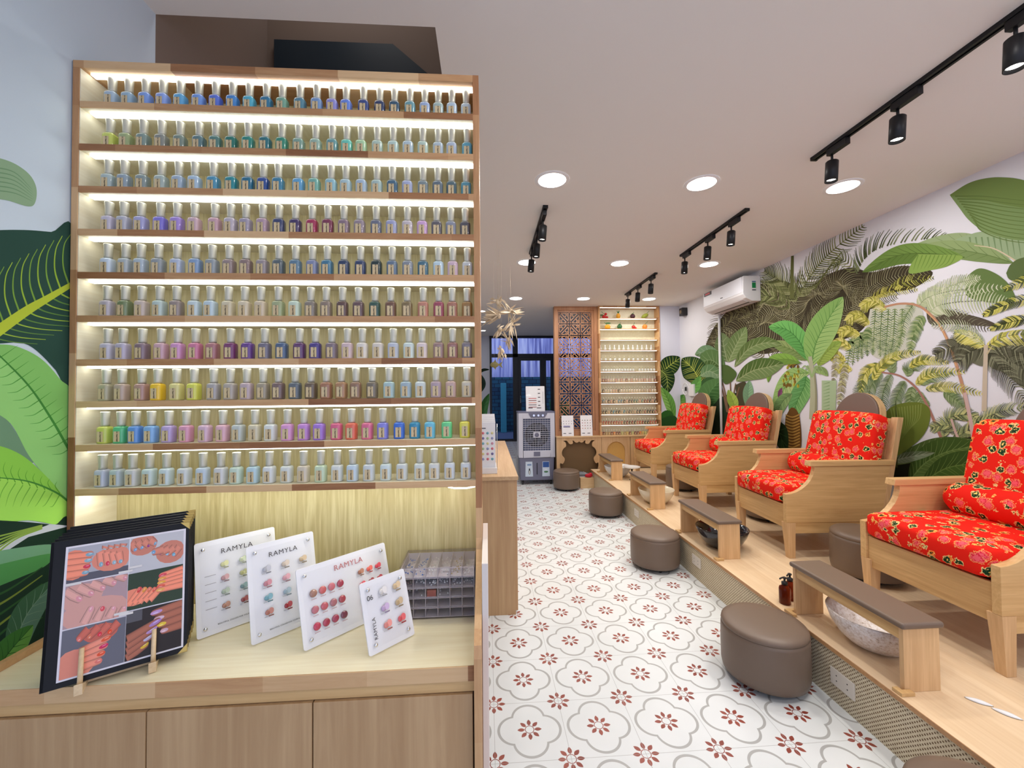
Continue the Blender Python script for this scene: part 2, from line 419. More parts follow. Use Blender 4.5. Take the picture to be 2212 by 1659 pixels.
def outline(pts, n=6):
    c = cr([(p[0], p[1], 0) for p in pts+[pts[0]]], n)[:-1]; return [(p.x, p.y) for p in c]
random.seed(3)
def rw(px, py, k):
    y = onx(px, py, XR); return (XR-.0006-.000012*k, min(max(y[1], -2.3), 6.24), min(max(y[2], .0), H-.001))
R_ = Mural(rw)
DK = [(46, 40, 30), (60, 54, 38), (74, 70, 46), (36, 30, 24)]; CRM = (168, 166, 130)
# dark palm thicket
R_.P(outline([(1598, 655), (1640, 615), (1690, 606), (1740, 622), (1790, 592), (1840, 578), (1885, 588), (1950, 574), (2015, 588), (1975, 622), (1905, 640), (1880, 690), (1850, 722), (1800, 738), (1720, 748), (1650, 765), (1600, 752), (1560, 772), (1524, 758), (1538, 715), (1556, 690), (1575, 668)]), (62, 56, 42))
for mid, ln, n in (([(1715, 700), (1690, 655), (1650, 640), (1590, 690)], 48, 44), ([(1715, 705), (1720, 655), (1750, 620), (1800, 625)], 50, 46),
                   ([(1760, 700), (1780, 640), (1810, 605), (1850, 630), (1862, 680)], 46, 50), ([(1850, 690), (1870, 630), (1920, 600), (2010, 585)], 40, 50),
                   ([(1700, 760), (1650, 720), (1600, 710), (1540, 745)], 42, 50), ([(1720, 750), (1700, 700), (1660, 680), (1610, 700)], 40, 44),
                   ([(1740, 740), (1760, 700), (1800, 680), (1850, 720)], 40, 46), ([(1800, 720), (1830, 670), (1880, 640), (1940, 640)], 36, 44),
                   ([(1700, 700), (1680, 650), (1640, 630), (1600, 655)], 40, 40), ([(1650, 770), (1600, 740), (1560, 730), (1530, 760)], 34, 40)):
    R_.frond(mid, ln, DK, n, 2.6, 1.0, curve=.45); R_.frond(mid, ln*.96, [(150, 146, 112), (128, 122, 90), (172, 168, 134)], n, 1.15, 1.0, curve=.45)
for mid, ln, n in (([(1640, 690), (1600, 675), (1562, 690), (1535, 730)], 34, 26), ([(1660, 765), (1700, 772), (1720, 790)], 30, 18), ([(1610, 760), (1580, 735), (1550, 760)], 26, 20)):
    R_.frond(mid, ln, [(70, 64, 46), (110, 106, 74)], n, 2.0, .9, curve=.5)
# light palms above it
LP = [(118, 124, 78), (96, 102, 62), (140, 144, 100), (78, 82, 48)]
R_.frond([(1725, 640), (1755, 590), (1800, 540), (1868, 486)], 46, LP, 34, 3.0, .95, curve=.4, rib=(110, 112, 70))
R_.frond([(1720, 650), (1690, 610), (1650, 585)], 44, LP, 24, 3.0, .9, curve=.4, rib=(120, 120, 80))
R_.frond([(1705, 665), (1670, 640), (1640, 640)], 40, LP, 20, 3.0, .9, curve=.4)
R_.strip([(1711, 645), (1711, 600), (1712, 552)], (9, 6), (98, 102, 60))
R_.strip([(1760, 625), (1790, 580), (1818, 545)], (3, 2), (92, 96, 52))
R_.frond([(1850, 590), (1820, 560), (1800, 575)], 30, LP, 12, 3.0, .9, curve=.5)
R_.frond([(1852, 592), (1868, 560), (1905, 535), (1990, 518), (2050, 516)], 44, [(96, 104, 70), (120, 128, 92), (70, 78, 50)], 34, 3.2, .85, sides=(-1,), curve=.3)
# big smooth leaves top right
R_.leaf([(2170, 556), (2110, 530), (2040, 528), (1938, 548)], 46, (150, 168, 124), (132, 152, 104), (116, 136, 90), 9)
R_.P(outline([(2040, 528), (2090, 508), (2135, 500), (2214, 512), (2212, 562), (2165, 553), (2100, 532)]), (150, 170, 132))
for k in range(9): R_.strip([(2095+k*13, 512), (2098+k*13, 530), (2102+k*13, 548+k)], 3.5, (118, 142, 100))
R_.leaf([(2190, 568), (2120, 548), (2040, 538), (1935, 548)], 40, (140, 160, 108), (120, 142, 88), (104, 126, 74), 8)
R_.strip([(2205, 570), (2150, 538), (2105, 530)], (3.5, 1.5), (206, 190, 160))
R_.leaf([(2084, 556), (2010, 548), (1940, 552), (1863, 588)], 44, (112, 142, 70), (96, 124, 58), (84, 108, 50), 12)
R_.P(outline([(1984, 549), (2078, 553), (2050, 574), (2010, 584), (1966, 591), (1968, 572)]), (132, 160, 80))
for k in range(10): R_.strip([(1984+k*9, 551), (1978+k*8.6, 568), (1974+k*7.5, 583-k*.7)], 2.0, (106, 136, 62))
R_.P(outline([(2052, 421), (2090, 397), (2125, 386), (2165, 383), (2215, 390), (2290, 420), (2290, 520), (2212, 520), (2160, 512), (2120, 496), (2092, 474), (2072, 448)]), (112, 134, 74))
R_.P(outline([(2054, 424), (2110, 430), (2160, 440), (2290, 470), (2290, 522), (2212, 520), (2160, 512), (2120, 496), (2092, 474), (2072, 448)]), (122, 146, 92))
for k in range(11): R_.strip([(2064+k*4.4, 424+k*5.6), (2122, 424+k*7.5), (2180, 430+k*9), (2280, 440+k*9)], 3.2, (100, 121, 66))
R_.P(outline([(2174, 590), (2185, 570), (2212, 556), (2290, 545), (2290, 625), (2212, 613), (2182, 604)]), (92, 110, 66))
# tree ferns
PF = [(188, 196, 160), (170, 182, 142), (204, 208, 180)]
R_.P(outline([(2085, 600), (2115, 580), (2150, 590), (2180, 615), (2193, 650), (2150, 655), (2090, 640)]), (100, 122, 70))
R_.P(outline([(2000, 660), (2060, 672), (2130, 690), (2150, 705), (2060, 700), (2010, 700)]), (86, 78, 66))
R_.frond([(2005, 690), (2060, 685), (2140, 712)], 26, [(86, 80, 64), (120, 118, 96)], 30, 2.4, 1.0, curve=.4)
R_.frond([(1985, 660), (2020, 635), (2070, 612), (2120, 600)], 24, PF, 40, 3.4, 1.1, curve=.3, rib=(110, 120, 84))
R_.frond([(1984, 662), (2005, 643), (2060, 628), (2172, 620)], 24, PF, 44, 3.6, 1.15, curve=.3, rib=(104, 112, 80))
R_.frond([(2007, 676), (2034, 658), (2110, 650), (2190, 656)], 32, PF, 50, 3.8, 1.3, curve=.2, rib=(90, 96, 66))
R_.frond([(1925, 622), (1960, 608), (2020, 600)], 18, [(190, 186, 96), (150, 152, 70), (70, 66, 40)], 26, 2.6, 1.0, curve=.3)
R_.frond([(1884, 642), (1925, 628), (1985, 626)], 16, [(196, 190, 92), (156, 154, 70), (70, 66, 40)], 26, 2.6, 1.0, curve=.3)
GF = [(120, 142, 92), (142, 160, 110), (98, 122, 76), (164, 176, 128)]
R_.P(outline([(1880, 668), (1940, 655), (1990, 668), (1990, 700), (1965, 765), (1900, 775), (1870, 740)]), (198, 200, 186))
for x, y1, dx in ((1886, 768, 4), (1900, 772, 6), (1914, 775, 2), (1928, 772, -2), (1944, 764, -6), (1862, 776, 4), (1872, 770, 6), (1846, 790, 0), (1838, 800, -6), (1855, 782, 2)):
    R_.frond([(x+6, 668 if x > 1880 else 700+abs(1880-x)), (x+2, (668+y1)/2+8), (x+dx-4, y1)], 12, GF, 34, 3.2, 1.25, curve=.2, rib=(84, 104, 60))
R_.frond([(1996, 684), (1984, 700), (1972, 730), (1966, 762)], 18, GF, 34, 3.2, 1.2, curve=.2, rib=(84, 100, 60))
R_.frond([(1975, 655), (1955, 690), (1944, 750)], 16, GF, 30, 2.2, 1.2, curve=.2, rib=(84, 100, 60))
YF_ = [(206, 200, 106), (186, 184, 84), (220, 214, 130), (150, 150, 64)]
for mid, ln in (([(1914, 668), (1886, 650), (1858, 664)], 20), ([(1878, 700), (1852, 680), (1828, 694)], 20), ([(1857, 724), (1830, 712), (1811, 722)], 18), ([(1838, 752), (1816, 738), (1800, 748)], 18), ([(1826, 780), (1806, 764), (1794, 776)], 16), ([(1840, 800), (1822, 790), (1806, 800)], 14)):
    R_.frond(mid, ln, YF_, 24, 2.6, 1.0, sides=(1, -1), curve=.3, down=1)
for x, y in ((1818, 820), (1800, 800), (1812, 850)): R_.frond([(x+8, y-34), (x+6, y-8), (x, y+26)], 12, [(170, 166, 140), (140, 136, 100), (190, 190, 140)], 20, 2.4, 1.1)
R_.strip([(1911, 663), (1945, 656), (1980, 659), (2006, 675), (2032, 705), (2051, 743), (2067, 790), (2084, 851), (2100, 945)], (4, 8), (186, 140, 112))
R_.strip([(2000, 672), (2030, 703), (2050, 743), (2066, 790)], (2, 2), (216, 170, 120))
# middle fern
for mid in ([(1905, 806), (1882, 835), (1872, 880)], [(1925, 810), (1908, 850), (1905, 905)], [(1955, 824), (1938, 858), (1932, 896)], [(1972, 836), (1968, 860), (1970, 885)], [(1890, 806), (1862, 838), (1850, 880)], [(1985, 846), (1990, 866), (2000, 884)], [(1930, 806), (1926, 780), (1945, 760)], [(1960, 812), (1968, 795), (2010, 776)], [(1990, 830), (2010, 815), (2060, 806)], [(2040, 846), (2060, 860), (2085, 880)]):
    R_.frond(mid, 20, [(122, 142, 96), (146, 162, 118), (98, 118, 74)], 26, 2.6, 1.1, curve=.3, rib=(80, 96, 56))
for mid, ln in (([(1897, 786), (1870, 806), (1859, 850)], 17), ([(1887, 820), (1903, 794), (1936, 770), (1992, 760)], 17), ([(1966, 792), (1996, 778), (2052, 784)], 16), ([(1980, 830), (2013, 806), (2088, 803)], 18), ([(2002, 840), (2051, 836), (2128, 852)], 17)):
    R_.frond(mid, ln, YF_+[(110, 120, 56)], 36, 3.0, 1.0, curve=.35)
R_.strip([(1905, 804), (1945, 812), (1980, 838), (2005, 878), (2025, 925), (2036, 950)], (3, 7), (164, 118, 104))
# right palm
DP = [(92, 92, 74), (66, 66, 50), (130, 132, 106)]
R_.P(outline([(2046, 735), (2080, 726), (2122, 748), (2126, 790), (2090, 778), (2060, 760)]), (110, 110, 90))
R_.P(outline([(2135, 750), (2180, 738), (2290, 730), (2290, 900), (2212, 840), (2170, 806), (2138, 790)]), (92, 92, 74))
for mid in ([(2128, 748), (2090, 740), (2050, 752), (2020, 768)], [(2128, 752), (2095, 762), (2070, 785)], [(2134, 752), (2170, 770), (2212, 800), (2260, 850)], [(2134, 752), (2170, 750), (2212, 765), (2270, 790)], [(2134, 756), (2155, 785), (2190, 830), (2230, 890)]):
    R_.frond(mid, 34, DP, 34, 2.6, 1.0, curve=.3, down=.5)
R_.frond([(2126, 748), (2100, 728), (2062, 716)], 26, YF_+[(120, 128, 70)], 26, 3.4, .9, curve=.4, down=1)
R_.frond([(2134, 748), (2168, 728), (2220, 722), (2280, 730)], 26, YF_+[(120, 128, 70)], 30, 3.4, .9, curve=.4, down=1)
R_.frond([(2126, 742), (2080, 708), (2010, 702)], 20, PF, 30, 3, 1.0)
R_.strip([(2131, 745), (2129, 810), (2127, 888)], (9, 11), (196, 182, 160)); R_.strip([(2133, 765), (2146, 745)], 4, (190, 176, 140))
for mid in ([(2290, 630), (2212, 648), (2160, 664), (2123, 682)], [(2290, 672), (2212, 690), (2180, 697), (2138, 712)], [(2290, 560), (2230, 600), (2168, 626)]):
    R_.frond(mid, 20, YF_[:2]+[(90, 98, 54), (66, 72, 40)], 36, 3.4, .9, curve=.4)
# grass fronds low right
for mid in ([(2108, 945), (2130, 905), (2180, 885), (2260, 876)], [(2040, 945), (2050, 905), (2085, 896), (2115, 905)], [(2100, 952), (2050, 920), (2010, 925)], [(2200, 950), (2160, 920), (2100, 915)], [(2060, 950), (2100, 925), (2150, 900)]):
    R_.frond(mid, 26, [(150, 160, 110), (190, 192, 130), (84, 92, 66), (120, 132, 90)], 34, 3.0, .85, curve=.4)
R_.strip([(2056, 905), (2064, 930), (2076, 960)], (5, 6), (196, 168, 158)); R_.strip([(2085, 848), (2096, 900), (2106, 960)], (8, 9), (200, 172, 166))
# broad leaves low centre
R_.P(outline([(1922, 985), (1960, 968), (2030, 950), (2120, 944), (2260, 945), (2260, 1060), (2120, 1030), (2050, 1034), (1915, 1040)]), (30, 34, 22))
R_.leaf([(1925, 1004), (1985, 978), (2040, 962), (2112, 952)], 40, (96, 116, 66), (74, 94, 46), (130, 148, 98), 12)
R_.leaf([(1965, 1040), (2000, 1000), (2050, 975), (2120, 962)], 66, (84, 108, 52), (62, 86, 36), (106, 130, 70), 14)
R_.leaf([(1925, 998), (1960, 988), (2020, 978)], 22, (126, 142, 112), (94, 108, 76), (150, 160, 134), 8)
R_.leaf([(1990, 1045), (2050, 1010), (2130, 1004), (2260, 1020)], 60, (70, 98, 40), (58, 82, 34), (100, 126, 62), 14)
R_.P(outline([(1908, 900), (1925, 880), (1955, 870), (1990, 870), (2009, 884), (2008, 915), (1992, 945), (1960, 972), (1932, 985), (1924, 950)]), (104, 118, 48))
for k in range(12): R_.strip([(1925+k*6, 882-k*.8), (1932+k*5, 925-k*2), (1934+k*3, 970-k*4)], 2.0, (126, 140, 70))
R_.strip([(1938, 1010), (1938, 930), (1936, 866)], (4, 1), (60, 68, 36))
# banana plant
for x in (1776, 1790): R_.P([(x, 822), (x+18, 822), (x+16, 886), (x, 886)], (166, 188, 150))
for k in range(9): R_.strip([(1793, 826+k*7), (1779, 830+k*7)], 1.6, (126, 158, 110))
R_.leaf([(1768, 790), (1785, 762), (1818, 738)], 34, (150, 176, 84), (136, 166, 76), None, 8)
R_.leaf([(1745, 778), (1712, 756), (1662, 738)], 30, (140, 158, 100), (122, 144, 86), (100, 124, 66), 8)
R_.leaf([(1746, 778), (1728, 738), (1700, 712), (1661, 706)], 44, (112, 178, 96), (96, 160, 84), (70, 126, 62), 11)
R_.leaf([(1753, 792), (1764, 740), (1790, 690), (1822, 641)], 62, (156, 190, 116), (136, 178, 100), (98, 144, 74), 14)
R_.leaf([(1750, 805), (1715, 812), (1690, 850), (1672, 905)], 38, (150, 186, 112), (170, 196, 128), (112, 150, 80), 14)
R_.leaf([(1742, 812), (1738, 835), (1722, 870), (1712, 910)], 40, (104, 160, 96), (124, 176, 106), (74, 128, 66), 16)
R_.leaf([(1750, 800), (1775, 800), (1790, 812)], 16, (150, 180, 110), None, None, 6)
for k in range(26):
    x = 1692+random.uniform(0, 34); y = 778+random.uniform(0, 56)
    R_.leaf([(x, y), (x+random.uniform(-4, 4), y+9)], 5, random.choice([(196, 196, 70), (170, 172, 60), (150, 110, 60), (120, 80, 44), (206, 206, 96)]), None, (120, 110, 40), 0)
R_.leaf([(1730, 784), (1700, 776), (1668, 784), (1660, 826)], 26, (128, 170, 76), None, None, 8)
R_.strip([(1751, 770), (1756, 810), (1758, 850), (1757, 905)], (8, 16), (174, 178, 148)); R_.strip([(1760, 800), (1764, 850), (1763, 905)], (3, 5), (146, 146, 116))
for a in (-30, -18, 18, 30): R_.strip([(1755, 815), (1755+a*.5, 790), (1755+a, 812)], 3.5, (150, 176, 120))
R_.leaf([(1686, 870), (1686, 850), (1690, 838)], 9, (134, 80, 116), None, None, 3); R_.strip([(1682, 905), (1684, 870)], 3, (70, 40, 60))
# ringed trunk
R_.P(outline([(1698, 900), (1712, 880), (1728, 900), (1730, 970), (1696, 970)]), (104, 72, 34))
for k in range(11): R_.strip([(1698, 896+k*6.5), (1713, 901+k*6.5), (1729, 895+k*6.5)], (2.6, 2.6), (168, 132, 66), n=4)
R_.leaf([(1712, 850), (1690, 870), (1668, 920)], 26, (120, 156, 96), (140, 172, 110), None, 12)
R_.leaf([(1665, 965), (1680, 930), (1700, 980)], 40, (44, 72, 38), (36, 58, 30), (60, 90, 50), 6)
# rubber plants, left
R_.P(outline([(1505, 960), (1520, 900), (1545, 865), (1600, 850), (1612, 900), (1590, 960)]), (40, 54, 36))
R_.P(outline([(1588, 832), (1612, 826), (1616, 868), (1600, 880)]), (76, 72, 52)); R_.leaf([(1617, 884), (1617, 850), (1620, 822)], 22, (136, 178, 138), None, None, 8)
for a, b in (((1573, 890), (1560, 820)), ((1576, 895), (1578, 815)), ((1574, 892), (1590, 828)), ((1572, 890), (1548, 800)), ((1577, 890), (1598, 836))):
    R_.strip([a, ((a[0]+b[0])/2+2, (a[1]+b[1])/2), b], (4, 2), (122, 96, 74))
R_.leaf([(1573, 782), (1565, 752), (1560, 718)], 40, (110, 130, 86), (96, 116, 74), (146, 160, 120), 5)
R_.leaf([(1575, 782), (1592, 745), (1613, 706)], 38, (122, 144, 92), (104, 126, 76), (150, 166, 120), 8)
R_.leaf([(1588, 792), (1615, 757), (1652, 741), (1690, 744)], 30, (114, 136, 84), (92, 114, 62), (144, 160, 112), 9)
R_.leaf([(1560, 782), (1530, 760), (1502, 766)], 28, (108, 140, 104), (88, 118, 78), (136, 160, 128), 6)
R_.leaf([(1566, 800), (1538, 778), (1511, 784)], 46, (90, 122, 72), (74, 102, 54), (120, 146, 98), 7)
R_.leaf([(1591, 823), (1625, 802), (1660, 793), (1695, 786)], 44, (112, 136, 84), (80, 106, 52), (150, 164, 116), 10)
R_.P(outline([(1559, 788), (1575, 790), (1592, 806), (1584, 822), (1568, 830), (1560, 815)]), (80, 104, 54))
R_.leaf([(1516, 834), (1500, 800), (1474, 774)], 54, (44, 72, 40), (36, 62, 34), (168, 180, 84), 13, vw=1.2)
R_.leaf([(1514, 812), (1534, 802), (1562, 818)], 30, (118, 150, 112), (96, 132, 86), (144, 168, 130), 6)
R_.leaf([(1516, 850), (1530, 828), (1552, 824)], 24, (70, 112, 64), None, None, 5)
R_.leaf([(1525, 888), (1533, 850), (1560, 818)], 46, (66, 108, 58), (84, 126, 72), (96, 140, 84), 8)
R_.leaf([(1490, 850), (1502, 836), (1514, 812)], 22, (108, 170, 84), None, None, 6)
R_.leaf([(1466, 905), (1470, 870), (1478, 852)], 22, (106, 158, 76), (70, 124, 56), None, 6)
R_.leaf([(1592, 888), (1584, 866), (1574, 842)], 22, (160, 188, 84), (140, 170, 70), None, 4)
R_.box(XR, XR+.12, YF, YB, 0, H+.11, 0, srgb(222, 222, 228))
structure(R_.build('wall_right', MUR))

# left wall print
def lw(px, py, k):
    y = onx(px, py, XL); return (XL+.0006+.000012*k, min(max(y[1], -2.3), 1.47), min(max(y[2], .0), H-.001))
L_ = Mural(lw)
L_.P(outline([(-40, 335), (0, 342), (34, 355), (64, 378), (78, 406), (76, 436), (62, 446), (20, 434), (-40, 415)]), (142, 172, 138))
for k in range(6): L_.strip([(-20, 360+k*10), (30, 372+k*9), (70, 410+k*5)], 2.5, (112, 148, 112))
L_.P(outline([(-40, 502), (0, 497), (60, 497), (110, 501), (160, 505), (160, 860), (120, 800), (60, 745), (0, 742), (-40, 745)]), (46, 76, 66))
for k in range(11):
    x = 150-k*18; y = 620+k*9.5
    L_.strip([(x, y), (x-14, y-45), (x-12, y-90), (x+2, max(506, y-120))], (4, 1.5), (148, 182, 62) if k % 2 else (120, 160, 66), n=6)
    L_.strip([(x, y+6), (x+22, y+16), (x+60, y+24), (x+110, y+28)], (3.4, 1.2), (150, 184, 66) if k % 2 else (96, 136, 66), n=6)
L_.strip([(165, 608), (100, 646), (50, 676), (-40, 740)], (10, 26), (178, 196, 62), n=8)
L_.P(outline([(-40, 880), (0, 890), (50, 960), (70, 1000), (-40, 990)]), (110, 146, 116))
L_.P(outline([(-40, 750), (0, 744), (40, 750), (88, 775), (128, 818), (158, 868), (154, 1085), (108, 1040), (62, 985), (22, 915), (-40, 860)]), (130, 190, 104))
L_.P(outline([(0, 766), (60, 830), (110, 905), (150, 975), (154, 1085), (108, 1040), (62, 985), (22, 915), (-40, 860)]), (146, 204, 120))
for k in range(13):
    q = k/12; x = q*145; y = 772+q*200
    L_.strip([(x, y), (x+18, y-12), (min(155, x+38), y-26)], 2, (84, 150, 66)); L_.strip([(x, y), (x-14, y+8), (x-34, y+10)], 2, (92, 160, 76))
L_.strip([(-10, 760), (60, 832), (110, 905), (150, 975)], (3, 6), (66, 132, 58))
L_.P(outline([(-40, 965), (0, 964), (50, 986), (100, 1030), (135, 1070), (152, 1090), (148, 1136), (110, 1132), (60, 1124), (-40, 1120)]), (138, 200, 78))
L_.P(outline([(-40, 1030), (0, 1030), (60, 1042), (120, 1066), (152, 1090), (148, 1136), (110, 1132), (60, 1124), (-40, 1120)]), (158, 216, 92))
for k in range(9): L_.strip([(k*16, 1034+k*4), (k*16-10, 1010+k*5), (k*16-6, 992+k*6)], 2, (96, 160, 56)); L_.strip([(k*16, 1036+k*4), (k*16-14, 1060+k*4), (k*16-22, 1095)], 2, (112, 176, 66))
L_.strip([(-20, 1030), (60, 1040), (120, 1064), (152, 1088)], (2, 5), (70, 136, 56))
L_.P(outline([(-40, 1122), (60, 1128), (115, 1134), (150, 1138), (150, 1440), (-40, 1600)]), (30, 52, 40))
L_.P([(108, 1132), (150, 1136), (60, 1160), (-20, 1212), (-20, 1186), (60, 1150)], (190, 196, 206))
for k in range(5): L_.strip([(-30, 1165+k*12), (30, 1150+k*4), (90, 1134+k*2)], (4, 2), (130, 160, 70))
L_.P(outline([(-40, 1198), (20, 1186), (106, 1176), (125, 1190), (100, 1216), (50, 1240), (-40, 1275)]), (110, 158, 124))
L_.P(outline([(-40, 1230), (20, 1214), (110, 1196), (100, 1220), (50, 1244), (-40, 1275)]), (76, 140, 78))
for k in range(7): L_.strip([(-40, 1300+k*26), (20, 1272+k*20), (90, 1225+k*18)], (6, 2), (116, 134, 56) if k % 2 else (46, 84, 46))
L_.leaf([(20, 1460), (50, 1340), (120, 1250)], 60, (86, 120, 104), (60, 96, 70), (110, 140, 120), 8)
L_.leaf([(-30, 1500), (10, 1420), (70, 1350)], 60, (96, 150, 70), (60, 110, 50), (40, 80, 40), 8)
L_.box(XL-.12, XL, YF, HY0, 0, H+.11, 0, srgb(202, 216, 228)); L_.box(XL-.12, XL, HY1+.06, YB, 0, H+.11, 0, srgb(222, 224, 230))
structure(L_.build('wall_left', MUR))

# rear return wall right of the display shelving, with its own print
def bw(px, py, k):
    y = ony(px, py, 6.24); return (min(max(y[0], 2.74), 3.069), 6.239-.000012*k, min(max(y[2], 0), H-.001))
B_ = Mural(bw)
B_.leaf([(1426, 808), (1446, 790), (1471, 772)], 40, (44, 72, 40), (36, 62, 34), (170, 184, 84), 8, vw=1.2)
B_.leaf([(1428, 800), (1440, 815), (1443, 850)], 34, (40, 66, 38), (36, 62, 34), (150, 168, 84), 8, vw=1.0)
B_.leaf([(1456, 912), (1446, 870), (1428, 836)], 22, (110, 166, 76), (140, 190, 96), None, 8)
B_.leaf([(1428, 930), (1440, 900), (1455, 906)], 26, (60, 120, 50), None, None, 6); B_.P(outline([(1424, 905), (1460, 900), (1472, 950), (1424, 950)]), (44, 84, 40))
B_.box(2.74, XR, 6.24, 6.36, 0, H-.001, 0, srgb(218, 220, 230))
structure(B_.build('wall_back', MUR))
# far end wall left and right of the shopfront, with a leaf print
def ew(px, py, k): y = ony(px, py, YB); return (max(min(y[0], .06), XL), YB-.002-.000012*k, y[2])
E_ = Mural(ew)
E_.leaf([(1044, 925), (1046, 880), (1057, 850)], 16, (90, 150, 90), (60, 110, 56), None, 5); E_.leaf([(1030, 810), (1042, 800), (1057, 798)], 6, (40, 60, 50), None, None, 2)
E_.leaf([(1036, 850), (1044, 830), (1040, 810)], 10, (50, 70, 60), None, None, 2)
E_.box(XL, .07, YB, YB+.12, 0, H-.001, 0, srgb(206, 210, 224)); E_.box(2.6, XR, YB, YB+.12, 0, H-.001, 0, srgb(206, 210, 224))
structure(E_.build('wall_end', MUR))
fr = MB(); fr.box(XL, XR, YF-.08, YF, 2.7, H-.001); fr.box(XL, -1.0, YF-.08, YF, 0, 2.7); fr.box(2.7, XR, YF-.08, YF, 0, 2.7)
structure(fr.build('wall_front', WALLP))

# ---- far glazed shopfront (blue dusk outside)
FRM = mat('dark_window_frame', (.008, .012, .022), .45)
yb = YB
g = MB()
def bar(m, x0, x1, z0, z1, d=.05): m.box(x0, x1, yb-d, yb+d, z0, z1)
w1 = bpy.data.objects.new('window_1', None); COL.objects.link(w1); structure(w1)
for (x0, x1, z0, z1) in ((.07, .12, .29, 2.785), (.62, .74, .29, 2.785), (1.6, 1.68, .29, 2.785), (2.54, 2.6, .29, 2.785)): bar(g, x0, x1, z0, z1)
bar(g, .12, 2.6, 2.28, 2.36); bar(g, .12, 2.6, 2.74, 2.785); bar(g, .12, .62, .29, .34)
g.build('window_frame', FRM, w1)
for x0, x1, z0, z1 in ((.12, .62, 2.36, 2.74), (.74, 1.6, 2.36, 2.74), (1.68, 2.54, 2.36, 2.74), (.12, .62, .34, 2.28), (1.68, 2.54, .3, 2.28)):
    MB().box(x0, x1, yb-.004, yb+.004, z0, z1).build('pane', GLASSW, w1)
d1 = bpy.data.objects.new('door_1', None); COL.objects.link(d1); structure(d1)
def leafdoor(x0, x1):
    m = MB(); y0 = yb-.03; y1 = yb+.03
    m.box(x0, x0+.07, y0, y1, .295, 2.275); m.box(x1-.07, x1, y0, y1, .295, 2.275); m.box(x0+.07, x1-.07, y0, y1, 2.2, 2.275); m.box(x0+.07, x1-.07, y0, y1, .295, .45)
    m.build('door_leaf', FRM, d1); MB().box(x0+.07, x1-.07, yb-.004, yb+.004, .45, 2.2).build('pane', GLASSW, d1)
leafdoor(.745, 1.17+.17); leafdoor(1.345, 1.595)
MB().tube([(.79, yb-.05, 1.2), (.79, yb-.09, 1.2), (.79, yb-.09, 1.36), (.79, yb-.05, 1.36)], .008).build('door_handle', STEEL, d1)

# ---- outside
m, n, l, b = nmat('corrugated_sheet_paint')
v = coords(n, l, (1, 1, 1)); f = noise(n, l, coords(n, l, (14, 1, .6)), 1, 3)
l.new(ramp(n, l, f, [(.35, srgb(112, 114, 170)), (.5, srgb(168, 172, 220)), (.66, srgb(226, 226, 246))]), b.inputs['Base Color']); b.inputs['Roughness'].default_value = .6
CORR = m
m, n, l, b = nmat('teal_block_wall')
br = n.new('ShaderNodeTexBrick'); l.new(coords(n, l, (1, 1, 1), (pi/2, 0, 0)), br.inputs[0]); br.inputs['Scale'].default_value = 2.2
br.inputs['Color1'].default_value = (*srgb(24, 58, 84), 1); br.inputs['Color2'].default_value = (*srgb(30, 84, 104), 1); br.inputs['Mortar'].default_value = (*srgb(10, 30, 46), 1)
br.inputs['Mortar Size'].default_value = .02
l.new(br.outputs[0], b.inputs['Base Color']); b.inputs['Roughness'].default_value = .8
BLK = m
bm_ = MB(); N = 150
for k in range(N):
    x0 = -3+k*.06; x1 = x0+.06; ya = 12.2+(.03 if k % 2 else 0); yc = 12.2+(0 if k % 2 else .03)
    bm_.add([(x0, ya, 1.9), (x1, yc, 1.9), (x1, yc, 4.5), (x0, ya, 4.5)], [(0, 1, 2, 3)])
bm_.box(-3, 6, 12.25, 12.3, 1.9, 4.5)
tag(bm_.build('corrugated_fence', CORR), 'pale blue corrugated metal fence seen through the far glass', 'fence')
tag(MB().box(-3, 6, 12.0, 12.19, 0, 1.9).build('block_wall', BLK), 'dark teal block wall below the corrugated fence outside the far glass', 'wall')
structure(MB().box(-4, 7, 9.73, 12.0, 0, .285).build('floor_outside', mat('street_concrete', srgb(70, 84, 110), .8)))
gb = MB()
for k in range(90):
    a = random.uniform(0, 2*pi); r = random.uniform(0, .28); h = random.uniform(.35, 1.0)
    x, y = 1.95+r*cos(a), 11.4+r*sin(a)*.6
    dx, dy = .16*cos(a), .1*sin(a)
    gb.add([(x, y, .29+h*.5), (x+dx*.5-.03, y+dy*.5, .29+h*.8), (x+dx, y+dy, .29+h), (x+dx*.5+.03, y+dy*.5, .29+h*.7)], [(0, 1, 2, 3)])
gb.tube([(1.95, 11.4, .286), (1.95, 11.4, .9)], .02)
tag(gb.build('garden_shrub', mat('shrub_green', srgb(40, 96, 52), .7)), 'dark green shrub standing outside behind the glass door', 'shrub')
tag(MB().box(.40, .56, 11.7, 11.95, .286, 1.72, 0).build('teal_cabinet', mat('teal_paint', srgb(60, 140, 156), .6), bevel=.01), 'narrow teal upright cabinet outside against the block wall', 'cabinet')
# ================================================================ POLISH SHELVING AND COUNTER (left)
YS, YK, YC = 1.19, 1.318, .97            # shelf front, back board, counter front
xl, xr, th = -1.1535, -.0175, .0175
ZT = 2.389
def sz(z): return 1.442+(z-1.442)*1.19/1.1
tops = [sz(z) for z in (2.2095, 2.0975, 1.987, 1.875, 1.763, 1.6505, 1.5375, 1.430, 1.3185, 1.206)]
unit = thing('display_shelving', 'tall wooden wall shelving with ten lit shelves of nail polish', 'shelving', (-.58, 1.25, .8))
UI = Matrix.Translation((.58, -1.25, -.8))
def up(m, name, mats, parent=unit, bevel=0):
    o = m.build(name, mats, parent, bevel=bevel)
    if parent is unit: o.location = (.58, -1.25, -.8)
    return o
up(MB().box(xl, xl+th, YS, YK+.02, .80, ZT-.0217), 'side_panel', [JZ], bevel=.001)
